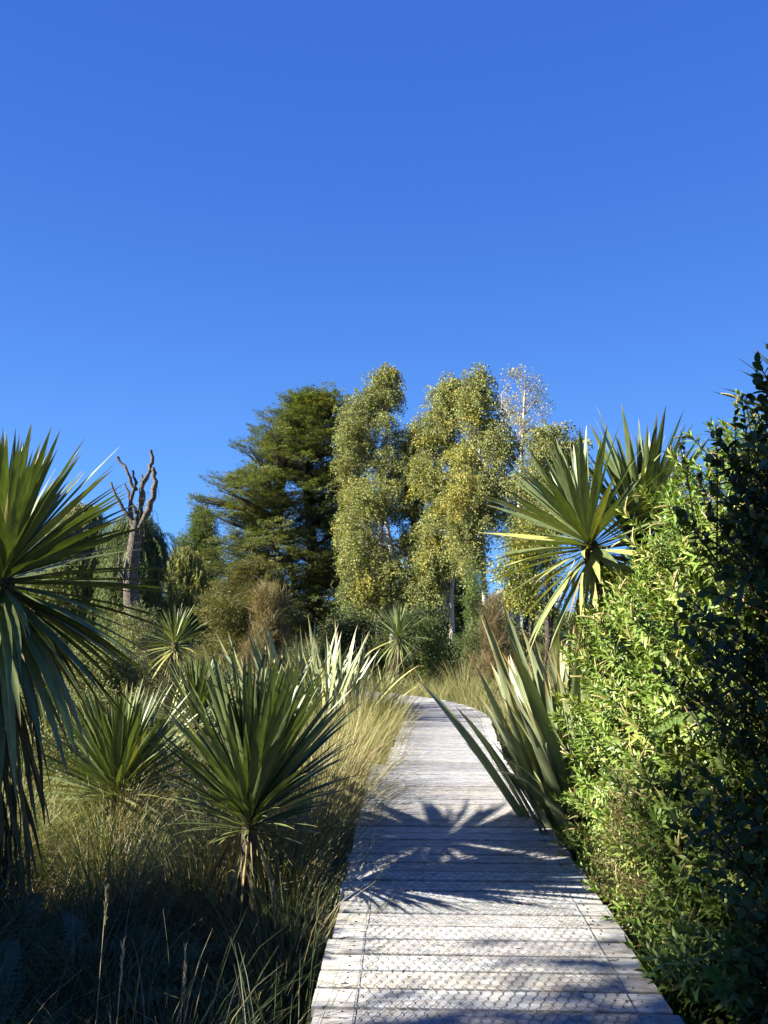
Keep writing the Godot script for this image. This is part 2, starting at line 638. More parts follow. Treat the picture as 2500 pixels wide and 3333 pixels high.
func cabbage_tree(label: String, base: Vector3, heads: Array, trunk_r: float, dead: int, dead_len: float, dead_depth: float, key: String, width: float) -> void:
	# heads: [offset of the head from the base, axis, leaves, leaf length, low elevation, old share, high elevation]
	var t := thing("cabbage_tree", label, "tree", base, "cabbage trees in the wetland garden")
	var sh := Shape.new()
	for h in heads:
		var top: Vector3 = h[0]
		var pts := []
		var rads := []
		var bow := Vector3(rr(-0.04, 0.04), 0, rr(-0.04, 0.04))
		for k in 9:
			var f := k / 8.0
			pts.append(Vector3(top.x * f * f, lerpf(-0.1, top.y, f), top.z * f * f) + bow * sin(PI * f))
			rads.append(trunk_r * lerpf(1.25, 0.75, f))
		tube(sh, pts, rads, 9, Color(0.5, 0.42, 0.33), Color(0.42, 0.36, 0.26), 0.08)
	part("trunk", sh.mesh(), M.bark_rough, t)
	for h in heads:
		rosette(t, h[0], h[1], h[2], h[3], green_swords(width, key), 1.5, h[4], h[5], h[6] if h.size() > 6 else 1.0)
		if dead > 0:
			skirt(t, h[0] + Vector3(0, -0.06, 0), dead, dead_len, dead_depth, dead_swords(width * 0.8), 0.38 if dead > 200 else 0.14)

func flax(label: String, base: Vector3, count: int, length: float, lean: Vector3, spread: float, key: String, width: float) -> void:
	var t := thing("flax_bush", label, "flax", base, "flax bushes in the wetland garden")
	var sets := sword_set(key, width, 1, 0.42, Color(0.25, 0.29, 0.165), Color(0.46, 0.42, 0.13), Color(0.27, 0.16, 0.07))
	var fans := maxi(3, count / 9)
	var k := 0
	for f in fans:
		var fa := f * 2.39996
		var fr := spread * sqrt((f + 0.5) / fans)
		var at := Vector3(cos(fa) * fr, 0, sin(fa) * fr)
		var fan_axis := (Vector3.UP + at * 0.9 + lean * rr(0.6, 1.2) + rdir() * 0.1).normalized()
		var plane := rr(0, PI)
		var tilt := Basis(Quaternion(Vector3.UP, fan_axis))
		for q in 9:
			if k >= count:
				break
			k += 1
			var off := (q - 4.0) / 4.0
			var e := PI / 2 - absf(off) * 0.42 - rr(0.0, 0.12)
			var az := plane + (PI if off < 0 else 0.0) + rr(-0.2, 0.2)
			var want := 0.05 + 0.22 * absf(off) + (rr(0.3, 0.9) if rng.randf() < 0.10 else rr(0.0, 0.12))
			var b := 0
			while b < BENDS.size() - 1 and want > (BENDS[b] + BENDS[b + 1]) * 0.5:
				b += 1
			var ln := length * rr(0.72, 1.05) * (1.0 - 0.18 * absf(off))
			var tone := 3 if rng.randf() < 0.13 else rng.randi() % 3
			var bs := tilt * Basis(Vector3.UP, az) * Basis(Vector3(0, 0, 1), e) * Basis(Vector3.RIGHT, rr(-0.25, 0.25))
			part("leaf", sets[b][tone], M.flax, t, Transform3D(bs.scaled_local(Vector3.ONE * ln), at + Vector3(rr(-0.03, 0.03), -0.02, rr(-0.03, 0.03))))

# ------------------------------------------------------------------ grass
func tuft(count: int, height: float, spread: float, width: float, c0: Color, c1: Color, dry: float, droop := 1.5) -> ArrayMesh:
	var s := Shape.new()
	for k in count:
		var a := rr(0, TAU)
		var rad := spread * sqrt(rng.randf())
		var p := Vector3(cos(a) * rad, 0, sin(a) * rad)
		var lean := rr(0.05, 0.65) * (0.4 + rad / maxf(spread, 0.01))
		var a2 := a + rr(-0.7, 0.7)
		var d := Vector3(cos(a2) * lean, 1, sin(a2) * lean)
		var isdry := rng.randf() < dry
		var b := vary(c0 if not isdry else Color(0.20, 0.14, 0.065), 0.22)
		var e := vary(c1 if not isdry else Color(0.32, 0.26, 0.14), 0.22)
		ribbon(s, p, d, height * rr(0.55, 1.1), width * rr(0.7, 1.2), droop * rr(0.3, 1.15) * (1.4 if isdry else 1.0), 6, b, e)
	return s.mesh()

func tussock(label: String, at: Vector3, mesh: Mesh, size: float, turn: float) -> void:
	var t := thing("tussock_grass", label, "grass tussock", at, "grass tussocks beside the boardwalk")
	var o := part("blades", mesh, M.grass, t, Transform3D(Basis(Vector3.UP, turn).scaled(Vector3.ONE * size), Vector3.ZERO))
	o.set_meta("kind", "stuff")

# ------------------------------------------------------------------ foliage pieces for trees
func birch_twig(c: Color, leaf_size: float, count: int, length: float) -> ArrayMesh:
	var s := Shape.new()
	var p := Vector3.ZERO
	var d := Vector3(0.8, 0.35, 0).normalized()
	var pts := []
	var n := 7
	for k in n + 1:
		pts.append(p)
		p += d * length / n
		d = d.rotated(Vector3(0, 0, 1), -0.38).normalized()
	var rads := []
	for k in pts.size():
		rads.append(lerpf(0.006, 0.002, float(k) / n))
	tube(s, pts, rads, 3, Color(0.16, 0.11, 0.08), Color(0.16, 0.11, 0.08))
	for k in count:
		var f := (k + rng.randf()) / count * n
		var q: Vector3 = pts[int(f)].lerp(pts[mini(int(f) + 1, n)], f - int(f))
		var o := (rdir() + Vector3(0, -0.5, 0)).normalized()
		leaf(s, q + o * 0.02 + rdir() * 0.05, o, rdir(), leaf_size * rr(0.75, 1.2), leaf_size * rr(0.6, 0.85), vary(c, 0.2))
	return s.mesh()

func willow_strand(c: Color, count: int, length: float) -> ArrayMesh:
	var s := Shape.new()
	var pts := []
	var p := Vector3.ZERO
	var d := Vector3(0.7, 0.5, 0).normalized()
	for k in 9:
		pts.append(p)
		p += d * length / 8.0
		d = d.lerp(Vector3(rr(-0.08, 0.08), -1, rr(-0.08, 0.08)), 0.45).normalized()
	var rads := []
	for k in 9:
		rads.append(lerpf(0.007, 0.002, k / 8.0))
	tube(s, pts, rads, 3, Color(0.2, 0.17, 0.08), Color(0.2, 0.17, 0.08))
	for k in count:
		var f := (k + rng.randf()) / count * 8.0
		var q: Vector3 = pts[int(f)].lerp(pts[mini(int(f) + 1, 8)], f - int(f))
		var o := (rdir() * 0.55 + Vector3(0, -0.9, 0)).normalized()
		leaf(s, q + rdir() * 0.03, o, rdir(), rr(0.09, 0.15), rr(0.016, 0.028), vary(c, 0.22))
	return s.mesh()

func flat_spray(c: Color, count: int, reach: float, size: float) -> ArrayMesh:
	var s := Shape.new()
	tube(s, [Vector3.ZERO, Vector3(reach * 0.5, 0.04, 0), Vector3(reach, 0.02, 0)], [0.008, 0.005, 0.002], 3, Color(0.12, 0.09, 0.07), Color(0.12, 0.09, 0.07))
	for k in count:
		var x := reach * rr(0.1, 1.0)
		var z := rr(-1, 1) * reach * 0.42 * sin(PI * clampf(x / reach, 0.12, 0.9))
		var o := Vector3(rr(0.2, 1), rr(-0.15, 0.2), rr(-1, 1)).normalized()
		leaf(s, Vector3(x, 0.03 + rr(-0.06, 0.06), z), o, Vector3(rr(-0.5, 0.5), 1, rr(-0.5, 0.5)), size * rr(0.7, 1.2), size * rr(0.45, 0.7), vary(c, 0.22))
	return s.mesh()

func ball_clump(c: Color, count: int, reach: float, size: float) -> ArrayMesh:
	var s := Shape.new()
	for k in 3:
		var d := (rdir() + Vector3.UP * 0.5).normalized()
		tube(s, [Vector3.ZERO, d * reach], [0.006, 0.002], 3, Color(0.13, 0.1, 0.07), Color(0.13, 0.1, 0.07))
	for k in count:
		var d := (rdir() + Vector3.UP * 0.3).normalized()
		leaf(s, d * reach * pow(rng.randf(), 0.5), (d + rdir() * 0.6).normalized(), (Vector3.UP + rdir() * 0.8).normalized(), size * rr(0.7, 1.2), size * rr(0.4, 0.65), vary(c, 0.22))
	return s.mesh()

func wispy_clump(c: Color, c1: Color, count: int, reach: float, width: float) -> ArrayMesh:
	var s := Shape.new()
	for k in count:
		var d := (Vector3.UP * 1.0 + rdir() * 0.75).normalized()
		ribbon(s, rdir() * reach * 0.25, d, reach * rr(0.4, 1.0), width, rr(-0.4, 0.6), 3, vary(c, 0.25), vary(c1, 0.25))
	return s.mesh()

func curve_to(a: Vector3, b: Vector3, rise: float) -> Array:
	var pts := []
	var mid := a.lerp(b, 0.5) + Vector3(0, rise, 0) + rdir() * a.distance_to(b) * 0.06
	for k in 6:
		var f := k / 5.0
		pts.append(a.lerp(mid, f).lerp(mid.lerp(b, f), f))
	return pts

# crown: rows of [height, centre x, radius] from the top down, all relative to the base
func tree(called: String, label: String, category: String, base: Vector3, trunks: Array, crown: Array, o: Dictionary) -> Node3D:
	var grow: float = o.get("grow", 1.0)
	if grow != 1.0:
		var lost := (1.55 - GROUND) * (grow - 1.0)
		base = Vector3(base.x * grow, base.y, base.z * grow)
		crown = crown.map(func(q): return [q[0] * grow - lost, q[1] * grow, q[2] * grow])
		trunks = trunks.map(func(q): return [q[0].map(func(v): return Vector3(v.x * grow, maxf(v.y * grow - lost, 0.0) if v.y > 1.0 else v.y, v.z * grow)), q[1] * grow])
		o.extra = o.get("extra", []).map(func(q): return [Vector3(q[0].x * grow, q[0].y * grow - lost, q[0].z * grow), q[1] * grow])
	var t := thing(called, label, category, base, o.get("group", ""))
	var wood: Material = o.get("bark", M.bark_rough)
	var wc: Color = o.get("wood", Color(0.42, 0.36, 0.28))
	var spines := []
	for tr in trunks:       # each: [list of points, base radius]
		var s := Shape.new()
		var pts := []
		var src: Array = tr[0]
		for k in src.size() - 1:
			for q in 4:
				pts.append(src[k].lerp(src[k + 1], q / 4.0) + rdir() * tr[1] * 0.25)
		pts.append(src[-1])
		var rads := []
		for k in pts.size():
			rads.append(tr[1] * lerpf(1.0, 0.22, float(k) / (pts.size() - 1)))
		tube(s, pts, rads, 8, wc, wc, 0.1)
		part("trunk", s.mesh(), wood, t)
		spines.append(pts)
	var blobs := []
	var top: float = crown[0][0]
	var low: float = crown[-1][0]
	for k in o.blobs:
		var y := lerpf(top, low, (k + rng.randf()) / o.blobs)
		var cx := 0.0
		var rad := 0.3
		for q in crown.size() - 1:
			if y <= crown[q][0] and y >= crown[q + 1][0]:
				var f: float = (crown[q][0] - y) / maxf(0.001, crown[q][0] - crown[q + 1][0])
				cx = lerpf(crown[q][1], crown[q + 1][1], f)
				rad = lerpf(crown[q][2], crown[q + 1][2], f)
		rad *= rr(0.8, 1.18)
		var br: float = minf(rad, o.get("blob", 0.8) * rr(0.45, 1.2))
		var a := rr(0, TAU)
		var out := maxf(0.0, rad - br * 0.75) * pow(rng.randf(), 0.4)
		blobs.append([Vector3(cx + cos(a) * out, y - br * 0.3, sin(a) * out * o.get("deep", 1.0)), br])
	blobs.append_array(o.get("extra", []))
	var limbs := Shape.new()
	var sets: Array = o.leaves
	var xfs := []
	var cols := []
	for k in sets.size():
		xfs.append([])
		cols.append([])
	var squash: float = o.get("squash", 1.0)
	var mode: String = o.get("mode", "ball")
	for b in blobs:
		var c: Vector3 = b[0]
		var br: float = b[1]
		var sp: Array = spines[rng.randi() % spines.size()]
		if spines.size() > 1:
			for q in spines:
				if absf(q[-1].x - c.x) < absf(sp[-1].x - c.x):
					sp = q
		var bend: float = c.distance_to(Vector3(sp[-1].x, c.y, sp[-1].z))
		var from_y: float = c.y - bend * o.get("climb", 0.6)
		var root: Vector3 = sp[0]
		for q in sp:
			if absf(q.y - from_y) < absf(root.y - from_y):
				root = q
		var th: float = o.get("limb", 0.03) * (0.5 + bend * 0.25)
		var pts := curve_to(root, c, bend * o.get("arch", 0.1))
		tube(limbs, pts, [th, th * 0.85, th * 0.7, th * 0.55, th * 0.42, th * 0.3], 4, wc, wc)
		for q in o.get("twigs", 4):
			var e := c + rdir() * br * Vector3(1, squash, 1) * 0.95
			tube(limbs, curve_to(pts[3], e, 0.05), [th * 0.4, th * 0.34, th * 0.28, th * 0.22, th * 0.16, th * 0.1], 3, wc, wc)
		var tint := Color(1, 1, 1)
		var k0 := rr(0.8, 1.2)
		tint = Color(k0, k0, k0)
		if rng.randf() < o.get("yellow", 0.0):
			tint = Color(k0 * 1.4, k0 * 1.2, k0 * 0.8)
		var n := int(o.density * br * br * (0.45 + 0.55 * squash))
		for q in n:
			var d := rdir()
			var rad := pow(rng.randf(), 0.42) * br
			var p := c + d * rad * Vector3(1, squash, 1)
			if p.y < 0.05:
				continue
			var sz: float = o.get("size", 1.0) * rr(0.75, 1.2)
			var bs: Basis
			match mode:
				"hang":
					bs = Basis(Vector3.UP, rr(0, TAU)) * Basis(Vector3(0, 0, 1), rr(-0.3, 0.3))
				"flat":
					bs = Basis(Vector3.UP, atan2(-d.z, d.x) + rr(-0.9, 0.9)) * Basis(Vector3(0, 0, 1), rr(-0.15, 0.4)) * Basis(Vector3.RIGHT, rr(-0.35, 0.35))
				"up":
					bs = Basis(Vector3.UP, rr(0, TAU)) * Basis(Vector3(0, 0, 1), -d.x * 0.7) * Basis(Vector3.RIGHT, d.z * 0.7)
				_:
					bs = Basis(Vector3.UP, rr(0, TAU)) * Basis(rdir(), rr(0, 1.2))
			var v := rng.randi() % sets.size()
			xfs[v].append(Transform3D(bs.scaled_local(Vector3.ONE * sz), p))
			var j := rr(0.82, 1.18)
			var w := rr(0.94, 1.08)
			cols[v].append(Color(tint.r * j * w, tint.g * j, tint.b * j / w))
	part("branches", limbs.mesh(), wood, t)
	for k in sets.size():
		scatter("crown", sets[k], M.tree_leaf, t, xfs[k], cols[k])
	return t

# ------------------------------------------------------------------ shoots for the shrubs
func narrow_shoot(c: Color, old: Color, flower: bool) -> ArrayMesh:
	var s := Shape.new()
	var h := rr(0.12, 0.16)
	tube(s, [Vector3(0, -0.05, 0), Vector3(0, h * 0.5, 0), Vector3(0, h, 0)], [0.003, 0.0025, 0.0015], 4, Color(0.16, 0.14, 0.05), Color(0.15, 0.2, 0.05))
	var pairs := 8
	for k in pairs:
		var f := float(k) / (pairs - 1)
		for q in 2:
			var a := k * PI / 2 + q * PI + rr(-0.2, 0.2)
			var e := lerpf(-0.1, 1.15, pow(f, 1.2)) + rr(-0.15, 0.15)
			var d := Vector3(cos(a) * cos(e), sin(e), sin(a) * cos(e))
			var col := vary(c.lerp(old, 0.75 if (k < 2 and rng.randf() < 0.3) else 0.0), 0.18)
			blade(s, Vector3(0, h * f * 0.95, 0), d, lerpf(0.085, 0.05, f) * rr(0.85, 1.1), 0.0165, rr(0.3, 0.9), 4, 0.3, 3, col, col, col)
	if flower:
		var pts := []
		var rads := []
		var p := Vector3(0, h * 0.8, 0)
		var d := Vector3(0.5, 0.8, 0.2).normalized()
		for k in 12:
			pts.append(p)
			rads.append((0.008 if k % 2 == 0 else 0.0045) * (1.0 - k * 0.05))
			p += d * 0.009
			d = (d + Vector3(0.06, -0.03, 0.02)).normalized()
		tube(s, pts, rads, 6, Color(0.26, 0.19, 0.09), Color(0.36, 0.32, 0.12))
	return s.mesh()

func oval_shoot(c: Color, count: int, h: float, size: float) -> ArrayMesh:
	var s := Shape.new()
	tube(s, [Vector3(0, -0.08, 0), Vector3(0, h * 0.5, 0), Vector3(0.005, h, 0)], [0.004, 0.003, 0.0015], 4, Color(0.07, 0.05, 0.04), Color(0.09, 0.08, 0.04))
	for k in count:
		var f := (k + 0.3) / count
		var a := k * 2.4 + rr(-0.3, 0.3)
		var e := lerpf(0.05, 1.05, f * f) + rr(-0.25, 0.25)
		var d := Vector3(cos(a) * cos(e), sin(e), sin(a) * cos(e))
		var col := vary(c, 0.2)
		blade(s, Vector3(0, h * f, 0), d, size * rr(0.8, 1.15) * lerpf(1.0, 0.75, f), size * 0.5, rr(0.1, 0.8), 4, 0.22, 4, col, col, col)
	return s.mesh()

func tiny_twig(c: Color, count: int, h: float, size: float) -> ArrayMesh:
	var s := Shape.new()
	for k in 5:
		var d := (Vector3.UP + rdir() * 0.7).normalized()
		tube(s, [Vector3.ZERO, d * h * rr(0.6, 1.0)], [0.0022, 0.001], 3, Color(0.14, 0.1, 0.07), Color(0.18, 0.13, 0.08))
		for q in count / 5:
			leaf(s, d * h * rng.randf() + rdir() * 0.012, rdir(), rdir(), size * rr(0.7, 1.3), size * 0.5, vary(c, 0.25))
	return s.mesh()

# a shrub of many shoots on a stem frame: mounds are [centre, radii] relative to the base
func shoot_shrub(called: String, label: String, base: Vector3, mounds: Array, shoots: Array, mat: Material, count: int, single: int, stems: int, size: float, keep_out: Callable, upward := 0.6) -> Node3D:
	var t := thing(called, label, "shrub", base)
	var found := []
	var total := 0.0
	for m in mounds:
		total += m[1].x * m[1].y + m[1].y * m[1].z
	var bump := noise(count, 1.7, 2)
	for m in mounds:
		var n := int(count * (m[1].x * m[1].y + m[1].y * m[1].z) / total)
		var made := 0
		var tries := 0
		while made < n and tries < n * 6:
			tries += 1
			var d := rdir()
			var rad := pow(rng.randf(), 0.22)
			var lump := bump.get_noise_3dv(m[0] * 3.0 + d * 1.9)
			if lump < -0.12 and rad > 0.72 and rng.randf() < 0.85:
				continue
			var grow := 1.0 + 0.42 * lump
			var p: Vector3 = m[0] + d * m[1] * rad * grow
			if p.y < 0.06:
				continue
			var deep := false
			for m2 in mounds:
				if m2 != m and ((p - m2[0]) / m2[1]).length() < 0.72:
					deep = true
			if deep or keep_out.call(p + base):
				continue
			made += 1
			var nrm: Vector3 = (d / m[1]).normalized()
			var dir := (nrm * 0.75 + Vector3.UP * upward + rdir() * 0.4).normalized()
			found.append([p, dir, rad, nrm])
	var eye := Vector3(0, 1.55, 0) - base
	var front := []
	for f in found:
		var see: Vector3 = (eye - f[0]).normalized()
		front.append((1.0 - f[2]) * 4.0 - see.dot(f[3]) * 1.5 + eye.distance_to(f[0]) * 0.15)
	var order := range(found.size())
	order.sort_custom(func(a, b): return front[a] < front[b])
	var xfs := []
	var cols := []
	for k in shoots.size():
		xfs.append([])
		cols.append([])
	for k in order.size():
		var f: Array = found[order[k]]
		var xf := Transform3D(up_to(f[1], rr(0, TAU), size * rr(0.75, 1.2)), f[0])
		var v := rng.randi() % shoots.size()
		if k < single:
			part("leafy_shoot", shoots[v], mat, t, xf)
		else:
			xfs[v].append(xf)
			var j := rr(0.8, 1.15)
			cols[v].append(Color(j, j, j))
	for k in shoots.size():
		scatter("foliage", shoots[k], mat, t, xfs[k], cols[k])
	var s := Shape.new()
	for k in stems:
		var f: Array = found[rng.randi() % found.size()]
		var e: Vector3 = f[0] - f[3] * 0.06
		var b := Vector3(rr(-0.12, 0.12), -0.05, rr(-0.12, 0.12))
		tube(s, curve_to(b, e, 0.12), [0.013, 0.011, 0.009, 0.007, 0.005, 0.003], 5, Color(0.17, 0.11, 0.08), Color(0.24, 0.16, 0.10))
	part("stems", s.mesh(), M.twig, t)
	return t

func frond_mesh(length: float, pinna: float, c: Color) -> ArrayMesh:
	var s := Shape.new()
	var pts := []
	var rads := []
	var p := Vector3.ZERO
	var d := Vector3(0.75, 0.66, 0).normalized()
	var n := 26
	for k in n + 1:
		pts.append(p)
		rads.append(lerpf(0.004, 0.001, float(k) / n))
		p += d * length / n
		d = d.rotated(Vector3(0, 0, 1), -0.055)
	tube(s, pts, rads, 4, Color(0.12, 0.07, 0.03), c)
	for k in range(3, n):
		var f := float(k) / n
		var t: Vector3 = (pts[k + 1] - pts[k]).normalized()
		for sd in [-1.0, 1.0]:
			var o := (Vector3(0, 0, sd) + t * 0.35 + Vector3(0, -0.15, 0)).normalized()
			var ln := pinna * sin(PI * clampf(0.12 + f * 0.86, 0, 1)) * rr(0.9, 1.05)
			blade(s, pts[k], o, ln, 0.022 * length / 0.6, 0.4, 3, 0.15, 3, vary(c, 0.15), c, c)
	return s.mesh()

func fern(label: String, base: Vector3, fronds: int, length: float, c: Color, low: float, high: float) -> void:
	var t := thing("fern", label, "fern", base)
	var ms := [frond_mesh(length, length * 0.2, c), frond_mesh(length * 0.85, length * 0.19, c)]
	for k in fronds:
		part("frond", ms[k % 2], M.hebe, t, Transform3D(Basis(Vector3.UP, k * 2.39996 + rr(-0.3, 0.3)) * Basis(Vector3(0, 0, 1), rr(low, high)), Vector3.ZERO))

# ------------------------------------------------------------------ the scene
func _ready() -> void:
	rng.seed = 20
	var cam := Camera3D.new()
	cam.name = "camera"
	cam.fov = 70.0
	cam.far = 1500.0
	cam.position = Vector3(0, 1.55, 0)
	cam.rotation_degrees = Vector3(7.75, 0, 0)
	add_child(cam)
	cam.current = true

	var we := WorldEnvironment.new()
	we.name = "environment"
	var env := Environment.new()
	env.background_mode = Environment.BG_SKY
	var sm := ProceduralSkyMaterial.new()
	sm.sky_top_color = Color(0.098, 0.204, 0.424)
	sm.sky_horizon_color = Color(0.253, 0.413, 0.597)
	sm.sky_curve = 0.2
	sm.ground_bottom_color = Color(0.12, 0.12, 0.09)
	sm.ground_horizon_color = Color(0.30, 0.33, 0.28)
	sm.sun_angle_max = 1.0
	var sky := Sky.new()
	sky.sky_material = sm
	env.sky = sky
	env.background_energy_multiplier = 1.0
	env.tonemap_mode = Environment.TONE_MAPPER_LINEAR
	env.tonemap_exposure = 4.5
	env.sdfgi_enabled = true
	env.ssao_enabled = true
	env.ssil_enabled = true
	we.environment = env
	add_child(we)

	var sun := DirectionalLight3D.new()
	sun.name = "sun"
	sun.light_energy = 1.6
	sun.light_angular_distance = 0.5
	sun.light_color = Color(1.0, 0.965, 0.91)
	sun.shadow_enabled = true
	add_child(sun)
	sun.look_at_from_position(Vector3(-0.844, 0.515, 0.149) * 30.0, Vector3.ZERO)

	make_materials()
	make_ground()
	make_path()
	make_boardwalk()
	make_far_trees()
	make_left_garden()
	make_right_garden()
	make_grass()

func make_ground() -> void:
	var s := Shape.new()
	var f := noise(61, 0.35, 4)
	var zs := []
	var z := 8.0
	while z > -600.0:
		zs.append(z)
		z -= 0.35 if z > -18.0 else maxf(0.6, -z * 0.08)
	zs.append(-900.0)
	var xs := []
	for k in 41:
		var q := (k - 20) / 20.0
		xs.append(signf(q) * (absf(q) * 10.0 + pow(absf(q), 5.0) * 590.0))
	for zz in zs:
		for xx in xs:
			var h := GROUND + 0.07 * f.get_noise_2d(xx, zz)
			var e := 0.4
			var nx := -(f.get_noise_2d(xx + e, zz) - f.get_noise_2d(xx - e, zz)) * 0.07 / (2.0 * e)
			var nz := -(f.get_noise_2d(xx, zz + e) - f.get_noise_2d(xx, zz - e)) * 0.07 / (2.0 * e)
			s.put(Vector3(xx, h, zz), Vector3(nx, 1, nz).normalized(), Color.WHITE, Vector2(xx, zz))
	var w := xs.size()
	for a in zs.size() - 1:
		for b in w - 1:
			var i := a * w + b
			s.i.append_array([i, i + w, i + 1, i + 1, i + w, i + w + 1])
	structure("ground", s.mesh(), M.soil)

func make_far_trees() -> void:
	var gy := GROUND
	var bg := []
	for k in 2:
		bg.append(birch_twig(Color(0.205, 0.235, 0.09), 0.085, 22, 0.75))
	bg.append(birch_twig(Color(0.27, 0.285, 0.095), 0.085, 20, 0.65))
	var beech := [flat_spray(Color(0.15, 0.185, 0.09), 34, 0.55, 0.085), flat_spray(Color(0.195, 0.215, 0.09), 34, 0.5, 0.085)]
	var ball := [ball_clump(Color(0.085, 0.125, 0.042), 34, 0.32, 0.10), ball_clump(Color(0.105, 0.145, 0.05), 34, 0.3, 0.10)]
	var strand := [willow_strand(Color(0.19, 0.22, 0.085), 44, 1.15), willow_strand(Color(0.22, 0.25, 0.09), 40, 0.95)]
	var gold := [ball_clump(Color(0.26, 0.28, 0.075), 26, 0.3, 0.085), ball_clump(Color(0.19, 0.23, 0.06), 26, 0.3, 0.085)]
	var U := Vector3.UP
	# beech at the left of the stand
	tree("beech_tree", "broad dark olive beech tree with layered branches, left of the birches", "tree", Vector3(-3.0, gy, -33),
		[[[Vector3.ZERO, Vector3(-0.2, 4, 0), Vector3(-0.5, 8, 0), Vector3(-0.6, 11.6, 0)], 0.38], [[Vector3(-0.5, 0, 0.4), Vector3(-0.9, 3, 0.2), Vector3(-1.8, 7, 0.2)], 0.26]],
		[[12.1, -0.1, 1.0], [11.2, -0.3, 2.0], [10.2, -0.5, 2.7], [8.9, -0.8, 3.1], [7.5, -1.3, 3.3], [6.9, -1.5, 3.5], [6.1, -1.2, 3.1], [5.0, -1.5, 3.4], [3.3, -1.5, 3.1], [1.4, -1.9, 2.9]],
		{"grow": 1.22, "size": 1.1, "twigs": 7, "blobs": 300, "blob": 0.95, "squash": 0.5, "mode": "flat", "leaves": beech, "density": 98.0, "limb": 0.075, "arch": 0.03, "climb": 0.35, "yellow": 0.06, "wood": Color(0.5, 0.47, 0.44), "extra": [[Vector3(-4.9, 6.9, 0.3), 0.7], [Vector3(-5.3, 7.1, 0.2), 0.45], [Vector3(-4.6, 8.0, 0), 0.6], [Vector3(-4.4, 6.2, 0.6), 0.7], [Vector3(0.3, 12.2, 0), 0.45], [Vector3(-4.3, 4.6, 0.5), 0.8], [Vector3(-4.9, 3.9, 0.8), 0.8]]})
	var pale := Color(0.62, 0.6, 0.56)
	tree("birch_tree", "tall birch with the rounded tallest top beside the dark beech", "tree", Vector3(-0.3, gy, -36),
		[[[Vector3.ZERO, Vector3(0.1, 5, 0), Vector3(0.4, 10, 0), Vector3(0.5, 13.8, 0)], 0.19], [[Vector3(0.7, 0, 0.3), Vector3(0.8, 4, 0.3), Vector3(0.0, 9, 0.3), Vector3(-0.6, 11.5, 0.2)], 0.17]],
		[[14.3, 0.5, 0.6], [13.3, 0.1, 1.4], [11.9, -0.2, 2.1], [9.5, -0.2, 2.3], [6.4, -0.2, 2.3], [4.9, -0.4, 2.3], [3.4, -0.3, 1.9], [2.4, -0.1, 1.3]],
		{"blobs": 105, "blob": 0.78, "mode": "hang", "leaves": bg, "density": 115.0, "limb": 0.042, "climb": 1.1, "yellow": 0.1, "bark": M.bark_birch, "wood": pale, "group": "birches behind the garden"})
	tree("birch_tree", "middle birch with white leaning twin trunks near the path end", "tree", Vector3(3.0, gy, -38),
		[[[Vector3(-0.5, 0, 0), Vector3(0.1, 2.5, 0), Vector3(0.45, 5, 0), Vector3(0.6, 9, 0), Vector3(0.7, 13.8, 0)], 0.2], [[Vector3(0.4, 0, 0.2), Vector3(0.5, 3, 0.2), Vector3(0.7, 7, 0.2), Vector3(0.3, 12, 0.1)], 0.17]],
		[[14.5, 0.6, 0.6], [13.3, 0.2, 1.3], [11.6, 0.0, 2.0], [8.3, 0.4, 2.3], [5.9, 0.1, 2.0], [3.8, -0.5, 1.6], [2.4, -0.8, 1.2]],
		{"grow": 0.9, "blobs": 92, "blob": 0.72, "mode": "hang", "leaves": bg, "density": 115.0, "limb": 0.042, "climb": 1.1, "yellow": 0.14, "bark": M.bark_birch, "wood": pale, "group": "birches behind the garden"})
	tree("birch_tree", "yellowing birch in front of the sparse pale-twigged tree", "tree", Vector3(4.4, gy, -36),
		[[[Vector3(0.5, 0, 0), Vector3(0.5, 4, 0), Vector3(0.4, 9, 0), Vector3(0.4, 13.6, 0)], 0.17]],
		[[14.2, 0.4, 0.5], [12.9, 0.4, 1.1], [10.4, 0.6, 2.0], [8.1, 0.4, 2.0], [5.7, 0.0, 1.5], [4.5, -0.4, 1.0]],
		{"grow": 0.86, "blobs": 74, "blob": 0.66, "mode": "hang", "leaves": bg, "density": 112.0, "limb": 0.04, "climb": 1.1, "yellow": 0.3, "bark": M.bark_birch, "wood": pale, "group": "birches behind the garden"})
	tree("birch_tree", "shorter birch filling the gap between the two tallest birches", "tree", Vector3(1.5, gy, -39),
		[[[Vector3.ZERO, Vector3(0.1, 5, 0), Vector3(0.3, 11, 0)], 0.16], [[Vector3(0.5, 0, 0.3), Vector3(0.8, 4, 0.3), Vector3(1.0, 9, 0.3)], 0.13]],
		[[12.0, 0.3, 0.5], [10.5, 0.3, 1.1], [8.5, 0.2, 1.4], [6.0, 0.1, 1.4], [4.5, 0.1, 1.2], [3.0, 0.1, 1.0]],
		{"grow": 0.94, "blobs": 56, "blob": 0.66, "mode": "hang", "leaves": bg, "density": 115.0, "limb": 0.04, "climb": 1.1, "yellow": 0.1, "bark": M.bark_birch, "wood": pale, "group": "birches behind the garden"})
	tree("evergreen_tree", "dark evergreen tree showing between the beech and the tallest birch", "tree", Vector3(-2.2, gy, -42),
		[[[Vector3.ZERO, Vector3(0, 5, 0), Vector3(-0.2, 10.5, 0)], 0.24]],
		[[11.5, 0.0, 0.9], [9.0, 0.0, 1.7], [6.6, 0.0, 2.0], [4.0, 0.2, 2.1], [1.5, 0.2, 2.0]],
		{"grow": 1.1, "blobs": 60, "blob": 0.85, "leaves": ball, "density": 56.0, "yellow": 0.0})
